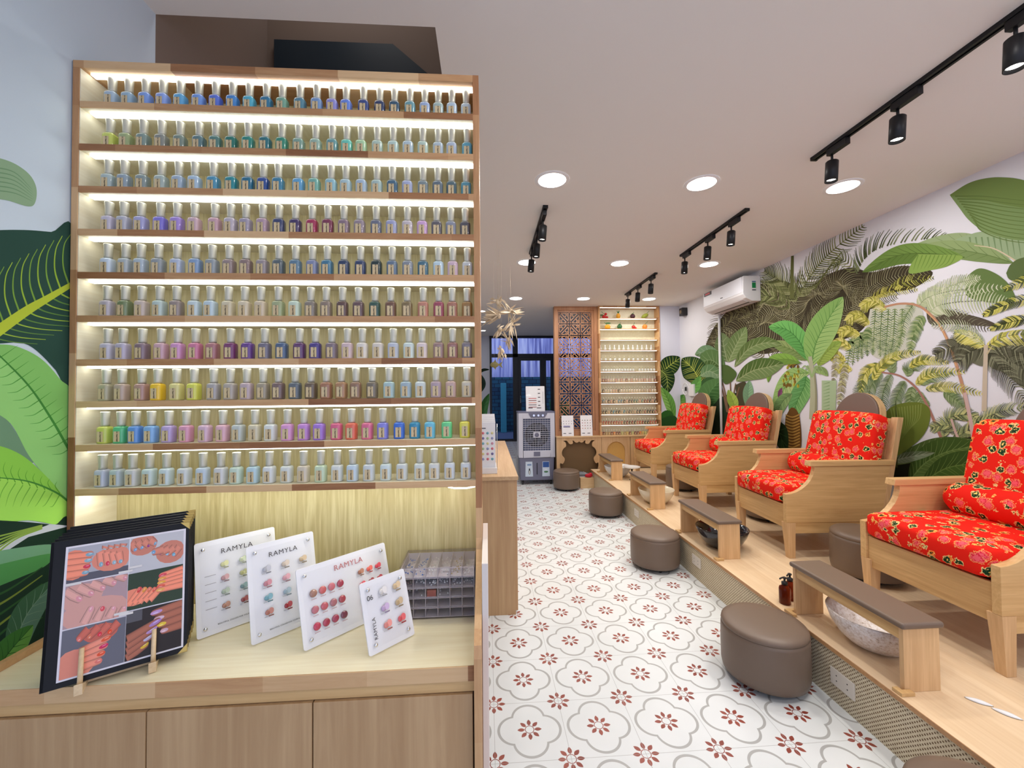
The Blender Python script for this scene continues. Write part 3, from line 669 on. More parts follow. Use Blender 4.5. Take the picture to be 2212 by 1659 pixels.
# right upright runs down past the counter and steps forward at counter level
up(MB().prism([(YS, ZT), (YS, 1.02), (YS-.01, .99), (YS-.035, .965), (1.10, .93), (1.03, .895), (.985, .872), (.955, .855), (.945, .83), (.945, 0), (YK+.02, 0), (YK+.02, ZT)], xr-th, xr, 'YZ'), 'side_panel', [JZ])
up(MB().box(xl, xr-th, YS, YK+.02, ZT-.0215, ZT+.0), 'top_panel', [JX], bevel=.001)
up(MB().box(xl+th, xr-th, YK, YK+.012, .80, ZT-.0215), 'back_panel', [BACK])
LIN = wood('pale_lining', srgb(236, 230, 206), srgb(220, 208, 176), 'Y')
up(MB().box(xl+th, xl+th+.002, YS+.002, YK, .80, ZT-.022), 'inner_lining', [LIN])
LEDL = mat('counter_led', (1, 1, 1), .5, emit=(1.0, 1.0, .92), es=15)
for i, z in enumerate(tops+[None]):
    if z is not None:
        sh = MB().box(xl+th+.002, xr-th, YS, YS+.004, z-.0178, z, 0).box(xl+th+.002, xr-th, YS+.004, YK, z-.0176, z-.0002, 1)
        so = up(sh, 'shelf', [JX, LIN])
    else: so = None
    zz = (ZT-.0215) if i == 0 else tops[i-1]-.0178
    st = MB().box(xl+th+.012, xr-th-.001, YS+(.020 if i < 9 else .024), YS+(.037 if i < 9 else .041), zz-.0055, zz+.0004)
    STR = LEDM if i < 10 else LEDL
    o = st.build('led_strip', [STR], unit); o.location = (.58, -1.25, -.8)

o = MB().tube([(-.115, YS+.006, tops[9]-.019), (-.095, YS+.004, tops[9]-.0225), (-.06, YS+.003, tops[9]-.0225), (-.037, YS+.006, tops[9]-.019)], .0022, 8).build('led_strip', [LEDM], unit); o.location = (.58, -1.25, -.8)
# counter top and cupboard
tag(MB().box(XL+.001, xr-th-.0005, YC, YK+.02, .773, .7995, 1).box(XL+.0005, xr-th-.0005, YC-.002, YC, .765, .7995, 0).build('countertop', [JX, TOPW], bevel=.001), 'pale wood countertop below the polish shelves holding menus and charts', 'countertop')
tag(MB().prism([(YC-.001, .80), (YS+.0, .80), (YS, .818), (YC-.001, .818)], XL+.0005, XL+.016, 'YZ').build('wooden_trim_strip', [JX]), 'narrow wood upstand along the leafy wall at the counter end', 'trim')
cab = thing('base_cabinet', 'pale oak base cabinet with three plain doors under the counter', 'cabinet', (-.58, 1.1, 0))
def cp(m, name, mats, bevel=0):
    o = m.build(name, mats, cab, bevel=bevel); o.location = (.58, -1.1, 0); return o
cp(MB().box(XL+.001, xr-th-.001, YC+.022, YK, .0, .7725), 'carcass', [mat('cabinet_inside', srgb(96, 70, 50), .7)])
cp(MB().box(XL+.001, xr-th-.001, YC+.006, YC+.022, .737, .7725), 'top_rail', [OAK])
e = [XL+.001, -.767, -.405, xr-th-.003]
D1 = wood('door_veneer', srgb(202, 166, 122), srgb(172, 134, 92), 'Z', sc=.6)
for a, b_ in zip(e[:-1], e[1:]): cp(MB().box(a+.0015, b_-.0015, YC-.001, YC+.017, .02, .735), 'door', [D1], bevel=.0008)
# low white end panel standing behind the shelving
tag(MB().box(-.0165, -.001, 1.02, 1.335, 0, 1.016).build('end_panel', mat('white_laminate', srgb(228, 218, 210), .5), bevel=.001), 'narrow white panel fixed to the right side of the shelving', 'panel')

# ================================================================ NAIL POLISH
BODY = objcol('lacquer_bottle', .16, .6)
CAPM = mat('champagne_cap', srgb(206, 202, 184), .42, .4)
m, n, l, b = nmat('paper_label')
f = noise(n, l, coords(n, l, (900, 900, 120)), 1.0, 2, .6)
t = n.new('ShaderNodeTexCoord'); sp = n.new('ShaderNodeSeparateXYZ'); l.new(t.outputs['Object'], sp.inputs[0])
ink = mth(n, l, 'MULTIPLY', mth(n, l, 'LESS_THAN', mth(n, l, 'ABSOLUTE', mth(n, l, 'SUBTRACT', sp.outputs[0], .001)), .0022), mth(n, l, 'GREATER_THAN', f, .47))
l.new(mixc(n, l, ink, srgb(216, 194, 150), srgb(96, 80, 58)), b.inputs['Base Color']); b.inputs['Roughness'].default_value = .5
LABM = m
def bottle_proto(name, scale=1.0):
    r = thing(name, 'x', 'nail polish')
    mb = MB().lathe([(.0138, 0), (.0155, .0012), (.0158, .004), (.0160, .040), (.0152, .0448), (.0128, .0474), (.0082, .0486), (.0066, .0490), (.0066, .0500)], 24, sq=.55, sy=.93)
    b = mb.build('glass_bottle', BODY, r)
    c = MB().lathe([(.0099, .0495), (.0098, .055), (.0101, .070), (.0110, .0870), (.0112, .0888), (.0104, .0899), (0, .0905)], 20).build('cap', CAPM, r)
    la = MB().box(-.0085, .0075, -.01525, -.01495, .0055, .0345).build('label', LABM, r)
    return r
rows = [
 [(228,'pale blue-grey',(170,196,214)),(412,'grey-blue',(150,186,206)),(610,'periwinkle blue',(120,160,232)),(805,'light periwinkle',(140,170,240)),(1003,'sky blue',(90,176,226)),(1213,'cornflower blue',(110,156,232)),(1405,'royal blue',(76,110,220)),(1600,'azure blue',(50,130,206)),(1787,'turquoise',(66,180,206)),(1983,'deep teal blue',(26,110,150)),(2160,'sage green',(110,166,140)),
  (2364,'steel teal',(70,130,150)),(2556,'steel blue',(110,150,200)),(2729,'lavender blue',(140,140,214)),(2887,'bright blue',(90,130,226)),(3086,'navy',(24,50,120)),(3269,'dark navy',(20,40,84)),(3436,'dark teal navy',(24,66,96)),(3614,'grey teal',(90,150,160)),(3781,'dusty periwinkle',(150,176,214)),(3934,'pale sage',(160,186,180)),(4089,'powder blue',(176,200,216)),(4249,'pearl grey',(200,214,216))],
 [(205,'lime yellow',(210,220,90)),(390,'pale olive',(160,176,116)),(588,'grey green',(120,144,134)),(792,'taupe grey',(132,136,126)),(998,'moss grey',(116,134,122)),(1213,'slate teal',(80,116,120)),(1402,'grey teal',(70,120,112)),(1583,'dark emerald',(16,106,94)),(1778,'teal green',(20,130,116)),(1972,'deep sea teal',(20,100,112)),(2160,'emerald',(30,130,104)),
  (2346,'sage',(120,160,142)),(2541,'pale sage',(150,186,166)),(2731,'muted teal',(94,150,150)),(2894,'mint teal',(96,200,178)),(3057,'pale green',(170,212,160)),(3242,'celadon',(170,196,180)),(3422,'pale mint',(184,212,200)),(3592,'misty blue-grey',(176,198,206)),(3759,'frosted mint',(182,206,190)),(3932,'cloud grey',(172,190,200)),(4086,'pale steel',(170,186,204)),(4262,'teal blue',(80,160,180))],
 [(190,'pale aqua grey',(170,190,188)),(370,'grey blue',(140,160,174)),(575,'grey green',(128,146,146)),(785,'pale sage',(168,186,178)),(985,'light steel',(160,182,202)),(1170,'light blue',(170,198,220)),(1380,'cerulean',(60,140,176)),(1585,'teal',(20,130,140)),(1772,'dark cerulean',(16,96,130)),(1945,'navy blue',(20,60,140)),(2118,'ocean teal',(40,116,150)),
  (2344,'sky blue',(84,160,206)),(2527,'jade',(110,176,160)),(2717,'aqua',(140,190,200)),(2884,'pale aqua',(170,202,208)),(3062,'pale steel',(166,190,210)),(3237,'frosted sage',(166,192,186)),(3414,'petrol blue',(50,90,116)),(3582,'lavender grey',(160,170,204)),(3761,'mid grey',(110,126,130)),(3929,'slate',(84,100,112)),(4084,'dark teal grey',(60,88,96)),(4249,'teal',(70,140,156))],
 [(193,'pale lilac',(196,188,206)),(365,'pale lilac grey',(180,180,194)),(555,'pale periwinkle',(160,160,210)),(773,'violet blue',(120,110,214)),(967,'lavender purple',(160,130,214)),(1162,'pale dusty pink',(206,170,180)),(1393,'pale dusty rose',(206,160,170)),(1578,'light mauve grey',(186,174,186)),(1745,'mauve grey',(158,148,168)),(1940,'dusty pink',(176,144,160)),(2125,'midnight blue',(36,46,90)),
  (2309,'aubergine',(50,34,84)),(2499,'crimson',(160,30,70)),(2681,'burgundy',(110,30,60)),(2862,'mauve taupe',(130,104,118)),(3042,'taupe',(140,124,134)),(3229,'slate grey',(90,96,116)),(3404,'light periwinkle',(150,156,196)),(3584,'pale grey',(196,186,190)),(3752,'orchid pink',(206,160,206)),(3916,'charcoal',(80,76,82)),(4076,'silver grey',(130,136,150)),(4239,'dark charcoal',(70,68,76))],
 [(178,'icy blue',(206,222,236)),(375,'silver grey',(176,186,188)),(555,'pale steel',(174,190,202)),(757,'mid grey',(138,146,150)),(965,'pale periwinkle grey',(180,192,216)),(1180,'steel blue',(120,150,190)),(1365,'cool grey',(140,150,156)),(1555,'pinkish taupe',(142,122,118)),(1750,'mauve brown',(130,104,98)),(1935,'greige',(150,138,140)),(2125,'dark slate',(70,84,90)),
  (2314,'steel teal',(80,116,140)),(2501,'slate blue',(120,130,166)),(2674,'petrol',(50,110,140)),(2863,'deep navy',(24,44,80)),(3051,'navy',(30,46,84)),(3233,'black green',(14,34,34)),(3411,'smoky blue',(84,106,130)),(3588,'grey',(126,134,144)),(3761,'deep teal',(50,96,116)),(3936,'pale ice blue',(190,216,226)),(4099,'pale pink',(210,176,190)),(4264,'pale grey',(206,210,206))],
 [(172,'pale mauve',(190,180,188)),(373,'olive green',(112,130,84)),(563,'beige pink',(206,186,172)),(770,'pale mint',(190,210,202)),(963,'taupe',(146,128,120)),(1167,'pale ice',(200,218,220)),(1350,'pale ice blue',(190,212,222)),(1548,'cream beige',(216,202,164)),(1735,'cream',(220,204,170)),(1920,'nude cream',(214,194,160)),(2120,'pale moss',(160,170,120)),
  (2306,'mint cream',(200,220,196)),(2484,'taupe grey',(130,118,104)),(2661,'warm taupe',(132,112,94)),(2846,'dark brown',(84,56,48)),(3026,'mauve brown',(92,66,66)),(3213,'forest green',(34,70,56)),(3394,'chestnut',(104,66,44)),(3581,'olive brown',(120,98,56)),(3761,'terracotta pink',(190,120,96)),(3938,'raspberry',(150,54,74)),(4091,'copper',(168,104,80)),(4261,'ochre brown',(150,104,44))],
 [(172,'pale lilac',(206,200,216)),(355,'lilac grey',(190,180,202)),(570,'mauve',(130,104,116)),(783,'dusty pink',(206,160,170)),(970,'orchid pink',(216,146,196)),(1175,'rose pink',(206,110,146)),(1368,'dusty rose brown',(170,104,108)),(1578,'plum',(110,36,90)),(1773,'purple',(90,44,130)),(1965,'grey mauve',(104,98,116)),(2160,'slate blue',(60,84,120)),
  (2359,'eggplant',(84,40,90)),(2537,'indigo',(60,40,120)),(2722,'taupe mauve',(122,104,112)),(2902,'pale pink beige',(214,186,186)),(3071,'off white',(230,220,206)),(3249,'cream',(224,212,196)),(3422,'pale grey blue',(190,196,210)),(3599,'minty white',(214,230,222)),(3749,'pale pink cream',(226,208,204)),(3937,'nude brown',(150,116,108)),(4096,'cinnamon',(150,96,84)),(4259,'grey brown',(118,108,112))],
 [(160,'khaki beige',(180,172,136)),(340,'nude pink',(190,164,146)),(563,'dusty nude',(180,134,122)),(750,'bright yellow',(246,196,24)),(958,'pale yellow',(226,214,130)),(1162,'lemon lime',(222,222,74)),(1380,'silver grey',(168,162,160)),(1573,'pale taupe',(176,164,150)),(1757,'pale mauve',(190,166,170)),(1940,'khaki grey',(156,144,118)),(2120,'mauve brown',(110,84,80)),
  (2309,'slate',(80,90,98)),(2487,'brown',(96,76,54)),(2662,'copper brown',(160,104,70)),(2834,'caramel',(170,120,76)),(2997,'tan brown',(140,100,72)),(3182,'olive brown',(110,96,76)),(3374,'pale aqua',(166,196,196)),(3566,'aqua grey',(160,182,190)),(3732,'ice white',(206,216,210)),(3907,'pale mauve pink',(176,150,156)),(4077,'nude pink',(196,160,146)),(4259,'pale grey beige',(206,196,170))],
 [(140,'lime',(206,216,84)),(325,'green',(70,190,120)),(500,'cornflower blue',(84,146,226)),(675,'sky blue',(120,176,232)),(868,'lavender',(186,160,214)),(1070,'pink',(226,150,180)),(1287,'pale pink',(222,180,200)),(1483,'light pink',(232,176,190)),(1663,'pale grey',(190,198,190)),(1850,'beige cream',(214,204,168)),(2028,'white',(226,230,222)),
  (2221,'orchid pink',(224,150,206)),(2404,'orchid purple',(196,130,210)),(2582,'purple',(160,110,214)),(2776,'rose',(222,84,124)),(2947,'coral orange',(236,96,66)),(3129,'rose pink',(226,96,136)),(3304,'periwinkle',(124,124,220)),(3491,'royal blue',(36,96,206)),(3667,'teal',(20,130,170)),(3839,'cyan',(90,186,214)),(4031,'mint green',(90,206,126)),(4234,'yellow',(226,214,60))],
 [(118,'lavender white',(196,202,220)),(287,'greyish white',(190,204,206)),(463,'warm white',(216,214,210)),(650,'mint white',(208,226,220)),(840,'icy white',(214,232,232)),(1050,'plain white',(220,226,222)),(1257,'ice blue',(200,218,230)),(1467,'soft white',(222,222,218)),(1642,'pale mint',(206,228,206)),(1828,'pale aqua',(186,218,226)),(2013,'bright white',(226,230,226)),
  (2212,'milky white',(224,230,220)),(2404,'pale beige',(220,206,180)),(2599,'pale green white',(206,228,190)),(2784,'clear white',(224,228,220)),(2961,'pale ice blue',(204,224,234)),(3147,'chalk white',(214,222,220)),(3337,'soft mint white',(214,230,226)),(3522,'porcelain white',(214,220,216)),(3722,'pearl white',(216,224,216)),(3889,'light ivory',(220,222,212)),(4062,'cool white',(216,222,224)),(4247,'pale silver white',(212,216,212))]]
proto = bottle_proto('nail_polish_bottle'); first = True
shelf_n = ['top', 'second', 'third', 'fourth', 'fifth', 'sixth', 'seventh', 'eighth', 'ninth', 'lowest']
for ri, row in enumerate(rows):
    z = tops[ri]; Yb = YS+.034; cz = z+.045
    for bi, (u, cname, c) in enumerate(row):
        px = (200+u/5.267) if bi < 11 else (610+(u-2159)/5.267)
        x = ony(px, 849-(cz-1.442)*700, Yb)[0]
        lab = '%s nail polish bottle, %s from the left on the %s big lit shelf' % (cname, ORD[bi], shelf_n[ri])
        o = proto if first else dup(proto)
        first = False
        o.location = (x, Yb+random.uniform(-.0015, .0015), z+.0001); o.rotation_euler = (0, 0, random.uniform(-.06, .06)-.02)
        o['label'] = lab; o['group'] = 'nail polish bottles on the big lit shelving'
        for ch in o.children:
            if ch.name.startswith('glass_bottle'): ch.color = (*srgb(*[int(v*.86+30) for v in c]), 1)
# ================================================================ THINGS ON THE COUNTER
def board(x, y, yaw, tilt, z0=.80):
    a = Vector((cos(yaw), sin(yaw), 0)); nb = Vector((-sin(yaw), cos(yaw), 0))
    upv = nb*sin(tilt)+Vector((0, 0, cos(tilt))); nrm = a.cross(upv)   # points to the viewer side? (-back)
    return Matrix(((a[0], upv[0], nrm[0], x), (a[1], upv[1], nrm[1], y), (a[2], upv[2], nrm[2], z0), (0, 0, 0, 1)))
def rrect(w, h, r, x0=0, y0=0, k=5):
    o = []
    for cx, cy, a0 in ((w-r, r, -pi/2), (w-r, h-r, 0), (r, h-r, pi/2), (r, r, pi)):
        for i in range(k+1): a = a0+pi/2*i/k; o.append((x0+cx+r*cos(a), y0+cy+r*sin(a)))
    return o
INK = mat('dark_print', srgb(70, 66, 70), .6); INKR = mat('rose_print', srgb(190, 110, 110), .6); INKG = mat('grey_print', srgb(176, 172, 176), .6)
COVM = thin_clear('cover_acrylic', (1, 1, 1), .06)
BOARD = mat('white_chart_board', srgb(240, 240, 243), .3, coat=.2)
def swatch(parent, x, y, c, s=1.0, lab=True, pair=True, name='colour_swatch'):
    m = MB(); z = .0052
    base = srgb(*c); lite = tuple(min(1, q*1.25+.06) for q in base)
    m.lathe([(.0064*s, 0), (.0058*s, .0014), (.0034*s, .0024), (0, .0027)], 14, col=base, M=Matrix.Translation((x, y, z)))
    if pair:
        m.add(*[[(x+.0075*s+.0058*s*cos(a)*(1 if sin(a) < 0 else .95), y+.0032*s+(.0085 if sin(a) < 0 else .0062)*s*sin(a), z+h) for h in (0, .0022) for a in [2*pi*k/14 for k in range(14)]], [tuple(range(14, 28))]+[(k, (k+1) % 14, 14+(k+1) % 14, 14+k) for k in range(14)]], 0, lite)
    if lab:
        m.box(x+.001*s, x+.013*s, y-.0105*s, y-.0078*s, .0051, .0054, 0, tuple(q*.55 for q in base)); m.box(x-.008*s, x+.0*s, y-.0105*s, y-.0088*s, .0051, .0053, 0, (.5, .5, .5))
    return m.build(name, VSW, parent)
def chart(x, y, yaw, tilt, w, h, label, title=None, tcol=INK, tpos=None, tsize=.016, screws=None):
    t = thing('nail_colour_chart', label, 'colour chart', group='colour charts leaning on the counter'); M = board(x, y, yaw, tilt)
    M.translation.z += .005*sin(tilt)+.0003
    t.matrix_world = M
    b = MB().prism(rrect(w, h, .006), -.004, .0, 'XY').build('backing_board', BOARD, t)
    cov = MB().prism(rrect(w-.022, h-.026, .004, .011, .013), .0015, .0042, 'XY').build('acrylic_cover', COVM, t)
    for sx, sy in screws or ((.018, .02), (w-.018, .02), (.018, h-.02), (w-.018, h-.02)):
        MB().lathe([(.0048, 0), (.0048, .002), (.003, .004), (0, .0044)], 12, M=Matrix.Translation((sx, sy, .0043))).build('screw_cap', STEEL, t)
    MB().tube([(w*.5, h*.6, -.0045), (w*.5, h*.12, -.05-.0), (w*.5, .012, -.002-tilt*.0-.07)], .0015).build('rear_strut', STEEL, t) if False else None
    if title: text(title, tsize, tcol, t, Matrix.Translation((tpos[0], tpos[1], .0047)), spacing=1.15)
    return t
t = chart(-.763, 1.121, .751, .21, .196, .242, 'white nail chart beside the black menus, leftmost and tallest of the four', 'RAMYLA', INK, (.058, .202), .0185)
text('BEAUTIFUL COLORS FOR YOUR NAILS', .0052, INK, t, Matrix.Translation((.045, .021, .0047)))
cols = [[(206, 206, 150), (190, 200, 170), (206, 196, 180)], [(196, 150, 150), (176, 176, 120), (190, 170, 150)], [(166, 180, 160), (120, 150, 150), (150, 160, 150)], [(170, 120, 96), (150, 60, 60), (130, 70, 60)]]
for r in range(4):
    for c_ in range(3): swatch(t, .062+c_*.044, .172-r*.036, cols[r][c_], 1.0)
for k in range(14): MB().box(.02, .045, .15-k*.007, .1515-k*.007, .0044, .0046).build('printed_line', INKG, t) if k % 3 == 0 else None
t = chart(-.605, 1.085, .763, .223, .171, .242, 'white nail chart with blue and red samples, second from the menus', 'RAMYLA', INK, (.050, .203), .0175)
text('BEAUTIFUL COLORS FOR YOUR NAILS', .0048, INK, t, Matrix.Translation((.042, .021, .0047)))
cols = [[(176, 176, 182), (200, 184, 166), (200, 176, 140)], [(190, 120, 130), (206, 150, 160), (186, 140, 150)], [(110, 160, 170), (150, 170, 180), (160, 150, 160)], [(180, 110, 90), (166, 30, 44), (150, 60, 60)]]
for r in range(4):
    for c_ in range(3): swatch(t, .040+c_*.046, .174-r*.036, cols[r][c_], 1.05)
t = chart(-.459, 1.05, .795, .288, .257, .193, 'wide white nail chart with rows of round red samples', 'RAMYLA', INKR, (.095, .161), .020)
cols = [[(166, 120, 100), (206, 96, 96), (206, 110, 120), (170, 60, 80)], [(190, 110, 120), (196, 90, 100), (176, 110, 116), (176, 70, 80)], [(196, 50, 84), (170, 50, 76), (160, 50, 80), (120, 50, 70)]]
for r in range(3):
    for c_ in range(4):
        x_ = .035+c_*.024; y_ = .125-r*.040
        MB().lathe([(.0098, 0), (.0088, .0016), (.005, .0028), (0, .0031)], 16, col=srgb(*cols[r][c_]), M=Matrix.Translation((x_, y_, .0052))).box(x_-.007, x_+.007, y_-.0150, y_-.0132, .0051, .0053, 0, srgb(200, 170, 170)).build('colour_swatch', VSW, t)
for r in range(4):
    for c_ in range(3): swatch(t, .165+c_*.027, .135-r*.034, [(170, 110, 80), (226, 96, 80), (216, 60, 76), (150, 40, 50), (176, 50, 60)][(r*2+c_) % 5], .95)
t = chart(-.29, 1.016, .753, .332, .128, .167, 'smallest white nail chart, marked 06, at the right end')
text('06', .017, INK, t, Matrix.Translation((.012, .122, .0047)))
text('RAMYLA', .0125, INK, t, Matrix.Translation((.026, .030, .0047)) @ Matrix.Rotation(pi/2, 4, 'Z'), spacing=1.1)
cols = [[(214, 210, 206), (206, 180, 140)], [(186, 160, 196), (186, 160, 120)], [(216, 130, 120), (214, 84, 90)]]
for r in range(3):
    for c_ in range(2): swatch(t, .052+c_*.040, .132-r*.040, cols[r][c_], 1.15)

# clear storage box with small drawers
bx = thing('acrylic_storage_box', 'clear plastic drawer box of nail gems beside the shelving upright', 'storage box', (-.1445, 1.1765, .8003))
W_, D_, H_ = .215, .128, .147
FROST = mat('frosted_tray', srgb(214, 208, 212), .3)
BXM = thin_clear('storage_acrylic', (.93, .92, .94), .12); DIV = mat('storage_divider', srgb(176, 168, 174), .2)
s = MB(); tw = .002
s.box(-W_/2, -W_/2+tw, 0, D_, 0, H_); s.box(W_/2-tw, W_/2, 0, D_, 0, H_); s.box(-W_/2, W_/2, 0, D_, 0, tw); s.box(-W_/2, W_/2, 0, D_, H_-tw, H_); s.box(-W_/2, W_/2, D_-tw, D_, 0, H_)
s.build('outer_case', BXM, bx)
for r in range(5):
    z0 = .004+r*.028
    d = MB(); d.poly([(-W_/2+.003, -.001, z0), (W_/2-.003, -.001, z0), (W_/2-.003, -.001, z0+.0265), (-W_/2+.003, -.001, z0+.0265)], 0); d.box(-W_/2+.003, W_/2-.003, .0008, D_-.004, z0, z0+.0012, 1)
    d.box(-W_/2+.003, W_/2-.003, D_-.012, D_-.011, z0+.001, z0+.026, 1)
    dr = d.build('drawer', [BXM, FROST], bx)
    dv = MB()
    for c_ in range(7): xx = -W_/2+.003+c_*(W_-.008)/6; dv.box(xx, xx+.0016, -.0014, D_-.006, z0+.001, z0+.026)
    dv.box(-W_/2+.003, W_/2-.003, -.0016, -.0002, z0+.0258, z0+.0275)
    dv.build('divider', DIV, dr)
random.seed(11)
gm = MB()
for r, cells in ((4, range(6)), (3, range(6)), (2, (0, 1, 2, 3))):
    for c_ in cells:
        cx = -W_/2+.003+(c_+.5)*(W_-.008)/6
        base = {(4, 0): (60, 110, 190), (4, 1): (50, 110, 190), (4, 4): (190, 170, 120), (3, 0): (220, 180, 176), (2, 2): (150, 20, 36)}.get((r, c_), (234, 234, 230))
        for k in range(44 if r > 2 else 10):
            cc = base if random.random() < .6 else (230, 230, 226)
            z0 = .0055+r*.028; x_ = cx+random.uniform(-.013, .013); y_ = random.uniform(.004, .11); q = random.uniform(.0012, .0026)
            gm.lathe([(q, 0), (q, q*.6), (q*.3, q*1.5)], 6, col=srgb(*cc), M=Matrix.Translation((x_, y_, z0+random.uniform(0, .012))), smooth=False)
        if (r, c_) == (2, 2): gm.box(cx-.013, cx+.013, .002, .03, z0 if False else .0056+r*.028, .0056+r*.028+.018, 0, srgb(140, 14, 30))
g = gm.build('nail_gems', VSW, bx); g['kind'] = 'stuff'

# menus in a wooden easel stand
mx, my, myaw, mt = -.946, .924, .552, .204
MM = board(mx, my, myaw, mt, .8165)
LEATH = mat('black_leatherette', (.007, .007, .009), .45, spec=.3)
W_, H_ = .243, .305
SKIN = {'a': (226, 140, 118), 'b': (206, 130, 110), 'c': (214, 160, 150), 'd': (238, 140, 112), 'e': (196, 100, 84), 'f': (166, 100, 78)}
def menu(i, dy, dz, label, front=False):
    M = MM.copy(); off = MM.to_3x3() @ Vector((0, 0, -1))*dy
    t = thing('menu_folder', label, 'menu', group='black menu folders in the wooden stand')
    M.translation += off+Vector((cos(myaw), sin(myaw), 0))*dy*.06+Vector((0, 0, dz)); t.matrix_world = M
    c = MB().prism(rrect(W_, H_, .004), -.012, -.0085, 'XY').prism(rrect(W_, H_, .004), -.0035, 0, 'XY').box(0, .006, .0, H_, -.012, 0)
    c.build('cover', LEATH, t, bevel=.0008)
    MB().box(.007, W_-.004, .004, H_-.004, -.0084, -.0036).build('pages', mat('menu_pages', srgb(176, 170, 176), .5), t)
    for cx, cy in ((W_, H_), (W_, 0)):
        g = MB(); sx = -1; sy = -1 if cy else 1
        for z0, z1 in ((-.0005, .0006), (-.0126, -.0115)): g.prism([(cx+.0008, cy+.0008*(-sy)), (cx-.018, cy+.0008*(-sy)), (cx+.0008, cy+.018*sy)], z0, z1, 'XY')
        g.box(cx-.016, cx+.0008, cy-.0008 if cy else cy-.0008, cy+.0008, -.0126, .0006); g.box(cx-.0002, cx+.0009, cy-.016 if cy else 0, cy if cy else .016, -.0126, .0006)
        g.build('brass_corner', GOLD, t)
    return t
labs = ['black menu folder with nail art photos, frontmost in the stand', 'black menu folder right behind the photo menu', 'black menu folder third back in the stand', 'black menu folder third from the rear of the stand', 'black menu folder second from the rear of the stand', 'black menu folder hindmost against the polish shelving']
tms = [menu(i, dy, dz, labs[i]) for i, (dy, dz) in enumerate(((0, 0), (.019, .005), (.039, .010), (.060, .0155), (.086, .022), (.106, .0275)))]
fm = tms[0]
pg = MB(); px0, py0, pw, ph = .024, .012, .212, .278
pg.box(px0, px0+pw, py0, py0+ph, .0002, .0008, 0, srgb(228, 224, 232)); x0, y0, w2, h2 = px0+.004, py0+.004, pw-.008, ph-.008
K = [0]
def q(pts, c): K[0] += 1; pg.add([(x0+p[0]*w2, y0+p[1]*h2, .00085+K[0]*.000004) for p in pts], [list(range(len(pts)))], 0, srgb(*c))
def cell(cx0, cx1, cy0, cy1, bgc): q([(cx0, cy0), (cx1, cy0), (cx1, cy1), (cx0, cy1)], bgc)
def clampc(c): return tuple(max(0, min(255, int(v))) for v in c)
def finger(ax, ay, bx_, by_, w, skin, nail, box, nl=.28):
    """tapered finger with a rounded tip and a painted nail, clipped to its picture"""
    d = Vector((bx_-ax, by_-ay)); L = d.length; d.normalize(); nn = Vector((-d.y, d.x))
    def P(s_, t_): return (min(max(ax+d.x*s_*L+nn.x*t_*w, box[0]), box[1]), min(max(ay+d.y*s_*L+nn.y*t_*w, box[2]), box[3]))
    for g_, kk in ((.62, .80), (.5, 1.0), (.30, 1.08)):
        pts = [P(0, -g_*1.1), P(.45, -g_), P(.8, -g_*.9)]+[P(.9+.12*cos(a), g_*.85*sin(a)) for a in [(-pi/2+pi*i/6) for i in range(7)]]+[P(.8, g_*.9), P(.45, g_), P(0, g_*1.1)]
        q(pts, clampc([v*kk for v in skin]))
    pts = [P(1.0-nl/2+nl*.62*cos(a), .31*sin(a)) for a in [2*pi*i/12 for i in range(12)]]; q(pts, nail)
    pts = [P(1.0-nl/2+nl*.3*cos(a)+.02, .09+.08*sin(a)) for a in [2*pi*i/8 for i in range(8)]]; q(pts, clampc([v*.6+110 for v in nail]))
def blob(cx, cy, rx, ry, c, box, n_=16):
    q([(min(max(cx+rx*cos(2*pi*i/n_), box[0]), box[1]), min(max(cy+ry*sin(2*pi*i/n_), box[2]), box[3])) for i in range(n_)], c)
B1 = (0, .5, .72, 1); cell(*B1, (176, 176, 186)); cell(0, .5, .72, .78, (90, 88, 100)); blob(.36, .86, .17, .10, SKIN['a'], B1); blob(.05, .86, .12, .12, SKIN['d'], B1)
for k in range(4): finger(.26+k*.05, .93-k*.01, .27+k*.055, .81, .055, SKIN['a'], [(130, 170, 190), (216, 50, 80), (150, 180, 196), (130, 170, 190)][k] if k else (130, 170, 190), B1)
for k in range(4): finger(.0, .93-k*.048, .2-k*.01, .925-k*.047, .05, SKIN['d'], [(130, 170, 190), (140, 176, 190), (216, 50, 80), (130, 170, 190)][k], B1)
for k in range(4): finger(.30+k*.05, .97, .29+k*.052, .945, .05, SKIN['b'], (150, 190, 200), B1)
B2 = (.51, 1, .70, 1); cell(*B2, (196, 196, 202)); blob(.62, .93, .13, .09, SKIN['b'], B2); blob(.88, .83, .14, .10, SKIN['b'], B2)
for k in range(4): finger(.52+k*.055, .96, .56+k*.06, .89+k*.01, .055, SKIN['b'], [(120, 160, 200), (120, 160, 200), (140, 50, 130), (120, 160, 190)][k], B2)
for k in range(4): finger(.96-k*.05, .86, .90-k*.065, .79+k*.02, .055, SKIN['b'], [(110, 170, 200), (120, 170, 200), (140, 50, 130), (110, 160, 200)][k], B2)
B3 = (0, .5, .37, .71); cell(*B3, (178, 150, 156)); blob(.1, .6, .2, .1, SKIN['c'], B3); blob(.25, .45, .3, .12, SKIN['c'], B3)
for k in range(5): finger(.0+k*.1, .66+k*.015, .13+k*.09, .57+k*.025, .062, SKIN['c'], (222, 150, 160), B3, .3)
for k in range(4): finger(.16+k*.1, .38, .22+k*.09, .50-k*.02, .06, SKIN['c'], (226, 160, 170) if k != 1 else (222, 80, 90), B3, .3)
B4 = (.505, 1, .40, .70); cell(*B4, (44, 62, 40)); blob(.56, .5, .14, .07, SKIN['d'], B4); blob(.95, .6, .16, .07, SKIN['d'], B4)
